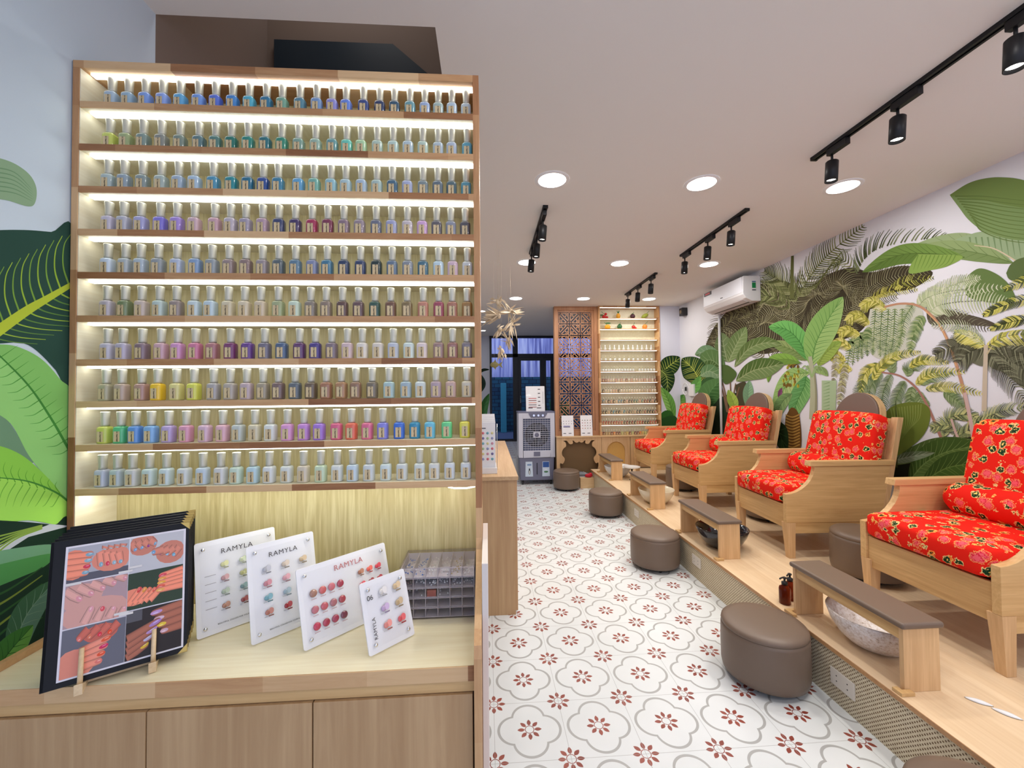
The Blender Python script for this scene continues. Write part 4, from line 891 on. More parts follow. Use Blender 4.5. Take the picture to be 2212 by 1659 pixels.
for k in range(5): finger(.52+k*.045, .45, .62+k*.045, .57-k*.01, .045, SKIN['d'], [(214, 60, 60), (226, 150, 60), (226, 110, 80), (226, 90, 70), (226, 150, 90)][k], B4)
for k in range(5): finger(1.0, .66-k*.035, .78-k*.005, .635-k*.03, .042, SKIN['d'], [(222, 70, 90), (232, 160, 70), (236, 170, 60), (226, 90, 70), (232, 170, 90)][k], B4)
B5 = (0, .5, 0, .36); cell(*B5, (104, 104, 116)); blob(.1, .08, .17, .12, SKIN['a'], B5); blob(.3, .28, .14, .07, SKIN['e'], B5)
for k in range(4): finger(.14, .17-k*.04, .38-k*.02, .23-k*.055, .048, SKIN['a'], [(226, 90, 50), (206, 36, 90), (226, 80, 40), (226, 120, 110)][k], B5)
for k in range(4): finger(.44-k*.08, .33, .36-k*.08, .26, .055, SKIN['e'], [(226, 70, 30), (216, 40, 60), (220, 120, 90), (226, 120, 110)][k], B5)
B6 = (.505, 1, 0, .39); cell(*B6, (40, 30, 26)); cell(.505, .64, .30, .39, (86, 84, 90))
for k in range(4): finger(1.0, .36-k*.06, .72+k*.03, .33-k*.055, .052, SKIN['f'], [(190, 150, 206), (216, 186, 206), (230, 200, 60), (206, 170, 190)][k], B6, .32)
for k in range(4): finger(.52, .02+k*.05, .70+k*.035, .10+k*.055, .055, SKIN['f'], [(226, 186, 50), (200, 190, 220), (190, 150, 206), (170, 130, 196)][k], B6, .32)
for (a, b_) in ((.0, .70), (.42, .72), (.5, .745), (.4, .385), (.44, .37)): q([(a, b_), (a+.12, b_), (a+.12, b_+.018), (a, b_+.018)], (222, 218, 216))
pg.build('photo_page', VPR, fm)
st = thing('menu_stand', 'light wooden two-prong easel stand holding the black menus', 'stand'); 
M = MM.copy(); M.translation = Vector((mx, my, .8003)); a = Vector((cos(myaw), sin(myaw), 0)); nb = Vector((-sin(myaw), cos(myaw), 0))
M = Matrix(((a[0], nb[0], 0, mx), (a[1], nb[1], 0, my), (a[2], nb[2], 1, .8003), (0, 0, 0, 1))); st.matrix_world = M
BE = wood('beech', srgb(232, 206, 166), srgb(206, 174, 130), 'Y')
for sx in (.062, .182):
    MB().prism([(-.022, 0), (.128, 0), (.128, .046), (.0, .0125), (-.004, .015), (-.022, .024)], sx-.007, sx+.007, 'YZ').build('foot', BE, st, bevel=.001)
    MB().tube([(sx, -.010, .012), (sx, -.0045, .045), (sx, .004, .088)], [.0048, .0046, .0044], 10).build('prong', BE, st)
MB().box(.069, .175, .02, .032, .002, .012).build('crossbar', BE, st)
# ================================================================ PEDICURE PLATFORM
PX = 1.585; PZ = .25
m, n, l, b = nmat('woven_cane')
t = n.new('ShaderNodeTexCoord'); sp = n.new('ShaderNodeSeparateXYZ'); l.new(t.outputs['Object'], sp.inputs[0])
def lat(scale, sh=0):
    u = mth(n, l, 'ADD', mth(n, l, 'MULTIPLY', sp.outputs[1], scale), sh); v = mth(n, l, 'ADD', mth(n, l, 'MULTIPLY', sp.outputs[2], scale), sh)
    a = mth(n, l, 'SUBTRACT', mth(n, l, 'FRACT', u), .5); c = mth(n, l, 'SUBTRACT', mth(n, l, 'FRACT', v), .5)
    r = mth(n, l, 'SQRT', mth(n, l, 'ADD', mth(n, l, 'MULTIPLY', a, a), mth(n, l, 'MULTIPLY', c, c)))
    return mth(n, l, 'LESS_THAN', r, .20)
hole = mth(n, l, 'MAXIMUM', lat(58), lat(58, .5))
tone = noise(n, l, coords(n, l), 60, 3, .6)
l.new(mixc(n, l, hole, ramp(n, l, tone, [(.3, srgb(216, 202, 170)), (.7, srgb(234, 222, 194))]), srgb(116, 90, 58)), b.inputs['Base Color']); b.inputs['Roughness'].default_value = .6
bump(n, l, b, mth(n, l, 'SUBTRACT', 1.0, hole), .5, .002)
CANE = m
DECK = wood('deck_veneer', srgb(238, 212, 176), srgb(220, 188, 148), 'Y', sc=.7)
pl = thing('pedicure_platform', 'long raised wooden platform with woven cane front under the armchairs', 'platform', (2.3, 2.5, 0))
def pp(m, name, mats, bevel=0):
    o = m.build(name, mats, pl, bevel=bevel); o.location = (-2.3, -2.5, 0); return o
pp(MB().box(PX, XR-.002, -1.2, 6.17, PZ-.018, PZ), 'deck', [DECK], .001)
pp(MB().box(PX-.003, PX+.002, -1.2, 6.17, PZ-.019, PZ-.0005), 'edge_strip', [JX])
pp(MB().box(PX+.008, PX+.016, -1.2, 6.165, .0, PZ-.0185), 'cane_front', [CANE])
pp(MB().box(PX+.018, XR-.01, -1.19, 6.16, .0, PZ-.019), 'base', [PALEY])
OUT = mat('outlet_plastic', srgb(232, 224, 212), .4)
def outlet(y, z, label):
    t = thing('power_outlet', label, 'outlet', (PX+.0078, y, z), group='outlets in the cane front')
    MB().box(-.006, 0, -.062, .062, -.038, .038).build('cover_plate', OUT, t, bevel=.002)
    s = MB()
    for dy in (-.028, .028):
        for dz in (-.012, .012): s.cyl((-.0064, dy, dz), (-.0050, dy, dz), .003, 8)
    s.build('socket_holes', BLKP, t)
outlet(1.757, .118, 'white power outlet in the cane front below the speckled bowl footrest')
outlet(3.03, .137, 'white power outlet in the cane front below the black bowl footrest')
outlet(4.27, .137, 'white power outlet in the cane front below the cream bowl footrest')
# second low step near the niche

# foot rests
def footrest():
    t = thing('footrest', 'x', 'footrest'); Lh = .575
    for y0 in (0, Lh-.018): MB().box(0, .152, y0, y0+.018, 0, .246).build('leg', OAKZ, t, bevel=.001)
    MB().box(.004, .020, .018, Lh-.018, .196, .246).build('rail', OAKY, t, bevel=.001)
    MB().box(.132, .148, .018, Lh-.018, .196, .246).build('rail', OAKY, t, bevel=.001)
    cu = MB().box(-.014, .166, -.012, Lh+.012, .2462, .2722).build('cushion', PVC, t, bevel=.011, seg=4)
    for y0, y1, y2, y3 in ((-.022, -.001, .018, .04), (Lh+.001, Lh+.022, Lh-.04, Lh-.018)):
        MB().box(-.036, .02, y0, y1, 0, .014).box(-.0355, -.012, min(y1, y2)+.0006, max(y1, y2)-.0006, .0003, .0137).build('cleat', OAKY, t, bevel=.001)
    return t
fr0 = footrest()
fpos = [(1.625, 1.512, 'footrest with taupe cushion over the speckled white bowl, nearest'), (1.625, 2.775, 'footrest with taupe cushion over the black bowl'),
        (1.635, 4.0, 'footrest with taupe cushion over the cream bowl, third from the front'), (1.66, 5.36, 'footrest with taupe cushion beside the metal pedestal, farthest')]
for i, (x, y, lb) in enumerate(fpos):
    o = fr0 if i == 0 else dup(fr0); o.location = (x, y, PZ+.0005); o['label'] = lb; o['group'] = 'cushioned footrests on the platform edge'
# bowls
m, n, l, b = nmat('speckled_stone'); f = noise(n, l, coords(n, l), 70, 5, .75)
l.new(ramp(n, l, f, [(.32, srgb(150, 126, 104)), (.42, srgb(214, 200, 190)), (.6, srgb(236, 230, 228))]), b.inputs['Base Color']); b.inputs['Roughness'].default_value = .35
STONE = m
BCREAM = mat('cream_ceramic', srgb(226, 212, 184), .22, coat=.5); BBLK = mat('black_ceramic', (.012, .013, .018), .12, coat=.6); BWHT = mat('white_ceramic', srgb(226, 226, 224), .2, coat=.4)
def bowl(x, y, m_, label):
    mb = MB().lathe([(0, .0), (.085, 0), (.088, .004), (.11, .012), (.145, .045), (.175, .095), (.192, .148), (.190, .152), (.183, .150), (.168, .100), (.138, .055), (.10, .028), (0, .022)], 48, cap=False)
    return tag(mb.build('foot_bowl', m_, loc=(x, y, PZ+.0005)), label, 'bowl', 'foot soaking bowls under the footrests')
# bowls sit a little in from the footrests so their rims clear the far legs
bowl(1.80, 1.80, STONE, 'speckled white stone foot bowl under the nearest footrest')
bowl(1.79, 3.02, BBLK, 'glossy black foot bowl under the second footrest')
bowl(1.80, 4.25, BCREAM, 'cream ceramic foot bowl under the third footrest')
bowl(1.83, 5.62, BWHT, 'white foot bowl under the farthest footrest')
for o in bpy.data.objects:
    if o.name.startswith('foot_bowl'): o.scale = (.97, .97, .97)
# little pedestal at the far bowl
t = thing('footbath_pedestal', 'dark metal pedestal carrying a white dish behind the farthest footrest', 'pedestal', (1.94, 5.36, PZ))
MB().lathe([(.035, 0), (.035, .006), (.019, .012), (.019, .085), (.026, .09), (.026, .10), (.012, .11), (.012, .14), (.03, .15), (.036, .158), (0, .158)], 20).build('column', mat('gunmetal', srgb(74, 66, 62), .35, .7), t)
MB().lathe([(0, .159), (.07, .160), (.105, .168), (.112, .180), (.106, .180), (.07, .170), (0, .168)], 28, cap=False).build('dish', BWHT, t)
# amber pump bottles
AMB = mat('amber_glass', srgb(120, 40, 14), .08, trans=.55, ior=1.3)
def pump(x, y, rz, label):
    t = thing('pump_bottle', label, 'bottle', (x, y, PZ+.0003), rz, 'amber pump bottles on the platform')
    MB().lathe([(.026, 0), (.029, .003), (.029, .082), (.026, .092), (.014, .100), (.013, .106)], 24).build('glass_body', AMB, t)
    MB().lathe([(.0155, .104), (.0155, .118), (.006, .120), (.005, .136), (.010, .137), (.010, .144), (.004, .147)], 16).tube([(0, 0, .143), (-.02, 0, .144), (-.034, 0, .139)], .0042).build('pump_head', BLKP, t)
pump(1.652, 2.185, .2, 'amber pump bottle with black pump, left one of the pair by the nearest footrest')
pump(1.714, 2.225, .5, 'amber pump bottle with black pump, partly behind its twin at the footrest leg')
# white nail tips
WT = mat('glossy_white', srgb(236, 236, 236), .2)
def tip(x, y, rz, label):
    me = MB(); N = 14; vs = []
    for j in range(5):
        for i in range(N+1):
            q = i/N; w = .0135*math.sin(pi*q)**.6*(1 if q < .6 else 1-.35*(q-.6)); s_ = (j-2)/2
            vs.append((q*.075-.0375, s_*w, .0035+.006*(1-s_*s_)*math.sin(pi*q)))
    me.add(vs, [(j*(N+1)+i, j*(N+1)+i+1, (j+1)*(N+1)+i+1, (j+1)*(N+1)+i) for j in range(4) for i in range(N)], smooth=True)
    o = me.build('curved_plastic_piece', WT, loc=(x, y, PZ), rot=(0, 0, rz)); k = o.modifiers.new('s', 'SOLIDIFY'); k.thickness = .003
    return tag(o, label, 'plastic piece', 'small white plastic pieces on the platform')
tip(1.853, 1.447, -.75, 'small white curved plastic piece on the platform, the one nearer the footrest')
tip(1.884, 1.386, -.95, 'small white curved plastic piece on the platform, the one nearer the armchair')

# ================================================================ STOOLS
def stool():
    t = thing('round_stool', 'x', 'stool')
    MB().lathe([(.178, .030), (.189, .034), (.194, .06), (.1955, .15), (.194, .235), (.1905, .252)], 56).build('upholstered_body', PVC, t)
    MB().lathe([(.1905, .2522), (.1925, .2575), (.190, .268), (.178, .278), (.15, .284), (.09, .288), (0, .289)], 56).build('seat_pad', PVC, t)
    MB().lathe([(.17, .0301), (.17, .021), (.02, .021)], 40).build('base_ring', BLKP, t)
    for k in range(4):
        a = pi/4+k*pi/2; x, y = .135*cos(a), .135*sin(a)
        MB().cyl((x-.008, y, .0125), (x+.008, y, .0125), .0122, 16).box(x-.01, x+.01, y-.008, y+.008, .014, .0212).build('caster', BLKP, t)
    return t
st0 = stool()
spos = [(1.384, 1.985, 0, 'round taupe stool in front of the nearest footrest'), (1.378, 3.30, 0, 'round taupe stool in front of the black bowl footrest'),
        (1.38, 4.70, 0, 'round taupe stool in front of the third footrest'), (1.168, 5.98, 0, 'round taupe stool by the scalloped niche, farthest on the floor'),
        (1.384, 1.045, 0, 'round taupe stool cut off by the bottom edge of the view'), (2.42, 2.46, PZ, 'round taupe stool on the platform between the two nearest armchairs'),
        (2.375, 4.815, PZ, 'round taupe stool on the platform between the two farthest armchairs'), (2.60, 3.64, PZ, 'round taupe stool on the platform behind the second armchair, seen between its legs')]
for i, (x, y, z, lb) in enumerate(spos):
    o = st0 if i == 0 else dup(st0); o.location = (x, y, z+.0003); o.rotation_euler = (0, 0, i*.7); o['label'] = lb; o['group'] = 'round upholstered stools'

# ================================================================ ARMCHAIRS
m, n, l, b = nmat('red_floral_cotton')
v = coords(n, l, (1, 1, 1)); nz = n.new('ShaderNodeTexNoise'); nz.inputs['Scale'].default_value = 42; nz.inputs['Detail'].default_value = 3; l.new(v, nz.inputs['Vector'])
ad = n.new('ShaderNodeVectorMath'); ad.operation = 'MULTIPLY_ADD'; l.new(nz.outputs['Color'], ad.inputs[0]); ad.inputs[1].default_value = (.036, .036, .036); l.new(v, ad.inputs[2])
vo = n.new('ShaderNodeTexVoronoi'); vo.inputs['Scale'].default_value = 20; vo.inputs['Randomness'].default_value = .85; l.new(ad.outputs[0], vo.inputs['Vector'])
d = vo.outputs['Distance']; sep = n.new('ShaderNodeSeparateColor'); l.new(vo.outputs['Color'], sep.inputs[0]); rnd = sep.outputs[0]
fine = noise(n, l, v, 130, 2, .6)
d2 = mth(n, l, 'ADD', d, mth(n, l, 'MULTIPLY', mth(n, l, 'SUBTRACT', fine, .5), .42))
d2 = mth(n, l, 'SUBTRACT', d2, .08)
RED = srgb(236, 34, 20)
peony = ramp(n, l, d2, [(.0, srgb(250, 96, 110)), (.16, srgb(226, 24, 60)), (.22, srgb(252, 130, 110)), (.30, srgb(238, 40, 50)), (.37, srgb(250, 190, 110)), (.42, RED)], 'CONSTANT')
leafc = ramp(n, l, d2, [(.0, srgb(250, 220, 120)), (.05, srgb(20, 60, 34)), (.21, srgb(110, 100, 56)), (.25, srgb(248, 210, 140)), (.33, RED)], 'CONSTANT')
orang = ramp(n, l, d2, [(.0, srgb(20, 60, 30)), (.13, srgb(255, 130, 50)), (.22, srgb(250, 200, 110)), (.28, RED)], 'CONSTANT')
c = mixc(n, l, mth(n, l, 'GREATER_THAN', rnd, .24), peony, leafc); c = mixc(n, l, mth(n, l, 'GREATER_THAN', rnd, .78), c, orang)
l.new(c, b.inputs['Base Color']); b.inputs['Roughness'].default_value = .8; b.inputs['Specular IOR Level'].default_value = .15
FLOR = m
def cushion(x0, x1, y0, y1, z0, z1, r, name, par, M=None, puff=.01):
    """soft box: rounded edges and slightly swollen faces"""
    nx, ny, nz_ = 10, 14, 6; hx, hy, hz = (x1-x0)/2, (y1-y0)/2, (z1-z0)/2; cx, cy, cz = (x0+x1)/2, (y0+y1)/2, (z0+z1)/2
    bm = bmesh.new(); bmesh.ops.create_cube(bm, size=2); bmesh.ops.subdivide_edges(bm, edges=bm.edges, cuts=11, use_grid_fill=True)
    for w_ in bm.verts:
        p = Vector((w_.co.x*hx, w_.co.y*hy, w_.co.z*hz)); q = Vector((max(-hx+r, min(hx-r, p.x)), max(-hy+r, min(hy-r, p.y)), max(-hz+r, min(hz-r, p.z))))
        e_ = p-q
        if e_.length > 1e-7: p = q+e_.normalized()*min(r, e_.length if e_.length < r else r)
        u_, v_, t_ = w_.co
        nrm_ = Vector((u_**3*(1-v_*v_)*(1-t_*t_), v_**3*(1-u_*u_)*(1-t_*t_), t_**3*(1-u_*u_)*(1-v_*v_)))
        w_.co = p+nrm_*puff*1.2+Vector((cx, cy, cz))
    me = bpy.data.meshes.new(name); bm.to_mesh(me); bm.free(); me.materials.append(FLOR)
    for p in me.polygons: p.use_smooth = True
    o = bpy.data.objects.new(name, me); COL.objects.link(o); o.parent = par
    if M: o.matrix_local = M
    return o
HEADP = mat('dark_taupe_leatherette', srgb(112, 90, 78), .45)
def armchair():
    t = thing('armchair', 'x', 'armchair'); W = .63
    arc = [(0, .45)]+[(.215-.215*cos(a)*1.0, .640-.19*sin(a)) for a in []]
    # concave sweep from the low front post up to the arm
    sweep = [(0, .452), (.035, .456), (.075, .467), (.115, .487), (.150, .514), (.180, .548), (.200, .585), (.211, .622), (.213, .648)]
    prof = [(0, .25)]+sweep+[(.775, .648), (.68, .25)]
    for y0 in (0, W-.034): MB().prism(prof, y0, y0+.034, 'XZ').build('side_panel', OAK, t, bevel=.002)
    for y0 in (-.012, W-.043): MB().prism([(.168, .6485), (.175, .684), (.79, .684), (.782, .6485)], y0, y0+.055, 'XZ').build('armrest', OAK, t, bevel=.003)
    for y0 in (0, W-.05): MB().prism([(.69, .25), (.762, .55), (.866, .985), (.828, .985), (.70, .45), (.66, .25)][::-1] if 0 else [(.684, .25), (.83, .985), (.872, .985), (.722, .25)], y0-.0005, y0+.0505, 'XZ').build('rear_post', OAKZ, t, bevel=.002)
    MB().prism([(.70, .34), (.826, .975), (.846, .975), (.72, .34)], .051, W-.051, 'XZ').build('back_board', OAKY, t)
    MB().box(.012, .034, .0345, W-.0345, .205, .372).build('front_apron', OAKY, t, bevel=.0015)
    for y0 in (.006, W-.028): MB().box(.03, .70, y0, y0+.022, .175, .2495).build('side_rail', OAK, t)
    MB().box(.034, .70, .035, W-.035, .30, .318).build('seat_deck', OAKY, t)
    for (x, y, f_) in ((.0, .0, 1), (.0, W, -1), (.64, .0, 1), (.64, W, -1)):
        top = [(x, y), (x+.065, y), (x+.065, y+f_*.055), (x, y+f_*.055)]; xo = x+(.018 if x == 0 else .0); bo = [(xo, y+f_*.004), (xo+.044, y+f_*.004), (xo+.044, y+f_*.044), (xo, y+f_*.044)]
        MB().add([(p[0], p[1], .2495) for p in top]+[(p[0], p[1], 0) for p in bo], [(0, 1, 2, 3), (7, 6, 5, 4)]+[(i, (i+1) % 4, 4+(i+1) % 4, 4+i) for i in range(4)]).build('leg', OAKZ, t, bevel=.0015)
    cushion(-.012, .665, .037, W-.037, .375, .515, .035, 'seat_cushion', t, puff=.008)
    # back cushion leans with the posts
    R = Matrix.Translation((.555, 0, .515)) @ Matrix.Rotation(.232, 4, 'Y')
    cushion(0, .135, .016, W-.022, 0, .52, .04, 'back_cushion', t, R, puff=.010)
    pr = [(0, -.252), (.03, -.248), (.06, -.235), (.085, -.20), (.088, -.12), (.088, .12), (.085, .20), (.06, .235), (.03, .248), (0, .252)]
    MB().lathe([(r_, z_) for r_, z_ in pr], 28, M=Matrix.Translation((.470, W/2-.002, .594)) @ Matrix.Rotation(-pi/2, 4, 'X')).build('bolster', FLOR, t)
    # round topped head rest
    Rh = Matrix.Translation((.80, W/2, .93)) @ Matrix.Rotation(.232, 4, 'Y')
    def arch(r, h0): return [(-r, h0), (-r, .045)]+[(-r*cos(a), .045+r*sin(a)) for a in [pi*k/24 for k in range(1, 24)]]+[(r, .045), (r, h0)]
    MB().prism(arch(.196, 0), .0, .05, 'YZ').build('headrest_frame', OAKZ, t, M=Rh, bevel=.003)
    MB().prism(arch(.194, .005), -.020, .0, 'YZ').build('headrest_pad', HEADP, t, M=Rh, bevel=.009, seg=3)
    return t
ch0 = armchair()
cpos = [(2.105, 1.553, 0, 'red floral armchair cut by the right edge, nearest'), (2.105, 2.75, -.035, 'red floral armchair behind the black bowl, second from the front'),
        (2.105, 3.905, 0, 'red floral armchair behind the cream bowl, third from the front'), (2.11, 5.10, 0, 'red floral armchair farthest back by the display shelves')]
for i, (x, y, rz, lb) in enumerate(cpos):
    o = ch0 if i == 0 else dup(ch0); o.location = (x, y, PZ+.0003); o.rotation_euler = (0, 0, rz); o['label'] = lb; o['group'] = 'red floral pedicure armchairs'
# ================================================================ BACK CABINET, LATTICE, DISPLAY SHELF
YW = 6.2
bc = thing('rear_cabinet', 'pale wood rear cabinet with scalloped niche and arched cane door', 'cabinet', (1.9, 6.4, 0))
def bk(m, name, mats, bevel=0, seg=2):
    o = m.build(name, mats, bc, bevel=bevel, seg=seg); o.location = (-1.9, -6.4, 0); return o
NI = mat('niche_brown', srgb(118, 92, 60), .6)
bk(MB().box(1.0645, 2.739, YW-.012, YW+.40, .735, .757), 'top', [PALEX], .001)
bk(MB().box(1.065, 1.085, YW+.021, YW+.39, 0, .735).box(1.75, 1.77, YW+.021, YW+.39, 0, .735).box(2.718, 2.738, YW, YW+.39, .252, .735).box(1.085, 2.73, YW+.37, YW+.39, 0, .735).box(1.0855, 1.7495, YW+.075, YW+.085, .0, .7345), 'carcass', [NI])
# scalloped front panel: outline and opening joined as one ring
def half(pts): return pts+[(-x, z) for x, z in pts[::-1]]
op = [(.315, 0.02), (.302, .16), (.29, .235), (.302, .30), (.296, .345), (.268, .332), (.246, .350), (.228, .395), (.236, .43), (.262, .46), (.272, .50), (.262, .54), (.238, .575), (.208, .598), (.204, .635), (.218, .668), (.246, .684), (.205, .690), (.180, .676), (.158, .644), (.130, .634), (.100, .645), (.098, .672), (.104, .690), (.078, .682), (.062, .664), (.038, .656), (.014, .664), (0.0, .678)]
cx0 = 1.418
opening = [(cx0+x, z) for x, z in cr([(a, b_, 0) for a, b_ in op], 4) and [(p.x, p.y) for p in cr([(a, b_, 0) for a, b_ in op], 4)]]
lo = [(2*cx0-x, z) for x, z in opening[::-1]]
ring = opening+lo[1:]         # right bottom -> top -> left bottom
full = [(x, max(z, .0195)) for x, z in ring[::-1]]
o = cutout([(1.066, .0), (1.769, .0), (1.769, .734), (1.066, .734)], full, YW, .02, 'scalloped_front', PALE, bc); o.location = (-1.9, -6.4, 0)
# arched cane door
def archp(cx, r, z0, zc, N=20): return [(cx-r, z0)]+[(cx-r*cos(pi*k/N), zc+r*sin(pi*k/N)) for k in range(N+1)]+[(cx+r, z0)]
dr = cutout([(1.774, .2525), (2.222, .2525), (2.222, .733), (1.774, .733)], archp(2.0, .142, .27, .52), YW, .018, 'door', PALE, bc); dr.location = (-1.9, -6.4, 0)
m, n, l, b = nmat('fine_cane'); ck = n.new('ShaderNodeTexChecker'); ck.inputs['Scale'].default_value = 160; l.new(coords(n, l), ck.inputs[0])
ck.inputs[1].default_value = (*srgb(222, 180, 104), 1); ck.inputs[2].default_value = (*srgb(178, 132, 66), 1); l.new(ck.outputs[0], b.inputs['Base Color'])
MB().box(1.85, 2.15, YW+.0185, YW+.0215, .2525, .68).build('cane_panel', m, dr)
bk(MB().box(2.228, 2.716, YW, YW+.018, .2525, .733), 'door', [PALE], .001)

# low step with shoes in the niche
tag(MB().box(1.38, PX+.005, 5.99, 6.18, 0.0005, .155).build('shoe_step', [PALEX], bevel=.002), 'low wooden step in front of the scalloped niche', 'step')
def shoe(x, y, rz, c, label):
    t = thing('shoe', label, 'shoe', (x, y, .1555), rz, 'shoes on the step'); t.scale = (.8, .78, .9)
    up_ = MB(); N = 16; secs = [(-.12, .030, .055), (-.10, .036, .062), (-.05, .037, .066), (-.01, .038, .060), (.04, .043, .045), (.09, .044, .034), (.12, .034, .026), (.133, .012, .016)]
    vs = []
    for (x_, w_, h_) in secs:
        for k in range(N): a_ = 2*pi*k/N; vs.append((x_, w_*cos(a_), .012+h_*max(0, .5+.5*sin(a_))))
    up_.add(vs, [(i*N+k, i*N+(k+1) % N, (i+1)*N+(k+1) % N, (i+1)*N+k) for i in range(len(secs)-1) for k in range(N)]+[list(range(N))[::-1], [(len(secs)-1)*N+k for k in range(N)]], smooth=True)
    up_.build('upper', mat('shoe_fabric', srgb(*c), .7), t)
    MB().prism([(-.125, -.03), (.06, -.044), (.12, -.03), (.138, 0), (.12, .03), (.06, .044), (-.125, .03)], 0, .014, 'XY').build('sole', mat('shoe_sole', srgb(190, 190, 194), .6), t, bevel=.003)
    la = MB()
    for k in range(4): la.tube([(.0+k*.018, -.018, .066-k*.006), (.005+k*.018, 0, .071-k*.006), (.0+k*.018, .018, .066-k*.006)], .0025, 6)
    la.build('laces', WHITEP, t)
shoe(1.462, 6.140, .04, (92, 96, 102), 'grey sneaker on the wooden step by the niche')
shoe(1.462, 6.066, -.02, (120, 124, 130), 'light grey sneaker at the front of the wooden step')
t = tag(MB().ball((0, 0, .03), .06, .019, .030, 14).ball((.025, .0, .045), .030, .019, .028, 10).build('red_slipper', mat('red_fabric', srgb(190, 20, 44), .6), loc=(1.515, 6.013, .1555)), 'bright red slipper beside the grey sneakers', 'slipper')

# lattice screen
YL = YW+.075
ls = thing('lattice_screen', 'tall wood screen with cut star lattice standing on the cabinet', 'screen', (1.405, YL+.05, .757))
def lp(m, name, mats, bevel=0):
    o = m.build(name, mats, ls, bevel=bevel); o.location = (-1.405, -(YL+.05), -.757); return o
RW = wood('reddish_oak', srgb(196, 146, 106), srgb(160, 108, 74), 'Z')
X0, X1, Z0, Z1 = 1.136, 1.664, .86, 2.705
lp(MB().box(1.064, 1.115, YL, YL+.10, .7572, 2.7895).box(1.70, 1.7535, YL, YL+.10, .7572, 2.7895).box(1.115, 1.70, YL, YL+.10, 2.735, 2.7895).box(1.115, 1.70, YL, YL+.10, .7572, .83), 'outer_frame', [RW], .001)
lp(MB().box(1.1155, X0, YL+.03, YL+.06, .8305, 2.7345).box(X1, 1.6995, YL+.03, YL+.06, .8305, 2.7345).box(X0, X1, YL+.03, YL+.06, Z1, 2.7345).box(X0, X1, YL+.03, YL+.06, .8305, Z0), 'inner_frame', [RW])
LM = MB(); bw_ = .0125
def lbar(xa, za, xb, zb, w_=bw_):
    dx, dz = xb-xa, zb-za; L = sqrt(dx*dx+dz*dz)
    if L < .008: return
    nx, nz_ = -dz/L*w_/2, dx/L*w_/2
    LM.prism([(xa+nx, za+nz_), (xb+nx, zb+nz_), (xb-nx, zb-nz_), (xa-nx, za-nz_)], YL+.038, YL+.050, 'XZ')
p = .176; nx_ = 3; nz_n = int(round((Z1-Z0)/p)); pz = (Z1-Z0)/nz_n; pxx = (X1-X0)/3
for i in range(3):
    for j in range(nz_n):
        x0 = X0+i*pxx; z0 = Z0+j*pz; x1 = x0+pxx; z1 = z0+pz; g_ = .016
        for (xa, za, xb, zb) in ((x0+g_, z0+.03, x0+g_, z1-.03), (x1-g_, z0+.03, x1-g_, z1-.03), (x0+.03, z0+g_, x1-.03, z0+g_), (x0+.03, z1-g_, x1-.03, z1-g_)): lbar(xa, za, xb, zb)
        fl = (i+j) % 2
        def T(u, v): return ((x0+u*pxx) if not fl else (x1-u*pxx), z0+v*pz)
        # long diagonal hexagon
        for (u0, v0, u1, v1) in ((.22, .08, .92, .78), (.08, .22, .78, .92), (.08, .22, .08, .08), (.22, .08, .08, .08), (.92, .78, .92, .92), (.78, .92, .92, .92), (1, 0, .57, .43), (0, 1, .43, .57), (.60, .09, .91, .40), (.09, .60, .40, .91)):
            a_, c_ = T(u0, v0), T(u1, v1); lbar(a_[0], a_[1], c_[0], c_[1])
lp(LM, 'lattice', [RW])

def small_chart(x, y, z, w, h, yaw, label, kind):
    t = thing('nail_colour_chart', label, 'colour chart', (x, y, z), yaw, 'small colour charts at the back of the shop')
    R = Matrix.Rotation(-.10, 4, 'X')
    bd = MB().prism(rrect(w, h, .006, -w/2, 0), 0, .004, 'XZ').build('backing_board', BOARD, t, M=R)
    random.seed(int(x*100)); mb = MB()
    if kind == 'card':
        rows_ = [((120, 120, 130), 5), ((90, 90, 110), 5)]
        for r in range(2):
            for k in range(4): MB().ball((-w*.33+k*w*.22, -.001, h*(.72-r*.12)), .006, .002, .006, 8, col=srgb(110+10*k, 110, 130)).build('colour_sample', VPR, bd)
        mb.box(-w*.36, w*.2, -.0012, 0, h*.47, h*.50, 0, srgb(90, 80, 160)); mb.box(-w*.36, w*.2, -.0012, 0, h*.42, h*.45, 0, srgb(60, 56, 110))
    elif kind == 'grid':
        for r in range(4):
            for k in range(4): MB().ball((-w*.33+k*w*.22, -.001, h*(.76-r*.13)), .0075, .002, .0065, 8, col=srgb(random.randint(90, 190), random.randint(60, 130), random.randint(60, 120))).build('colour_sample', VPR, bd)
    for k in range(2): mb.box(-w*.38+k*w*.45, -w*.15+k*w*.45, -.0012, 0, h*.12, h*.15, 0, srgb(60, 60, 70))
    if kind == 'rows':
        for r in range(5):
            mb.box(-w*.36, w*.06, -.0014, -.0002, h*(.50-r*.085), h*(.525-r*.085), 0, srgb(*[(206, 90, 90), (120, 50, 56), (206, 120, 90), (90, 60, 60), (150, 60, 60)][r])); mb.box(w*.14, w*.26, -.0014, -.0002, h*(.86-r*.16), h*(.89-r*.16), 0, srgb(50, 50, 56))
        mb.box(w*.40, w*.412, -.0014, -.0002, h*.3, h*.78, 0, srgb(60, 60, 66))
    o = mb.build('printed_samples', VPR, bd)
    MB().box(-w*.3, w*.3, .0, .05, 0, .008).build('foot', WHITEP, t)
small_chart(1.245, 6.200, .7575, .185, .32, 0, 'small white colour chart on the cabinet, left of the two by the lattice', 'card')
small_chart(1.540, 6.200, .7575, .185, .32, 0, 'small white colour chart on the cabinet, right of the two by the lattice', 'grid')

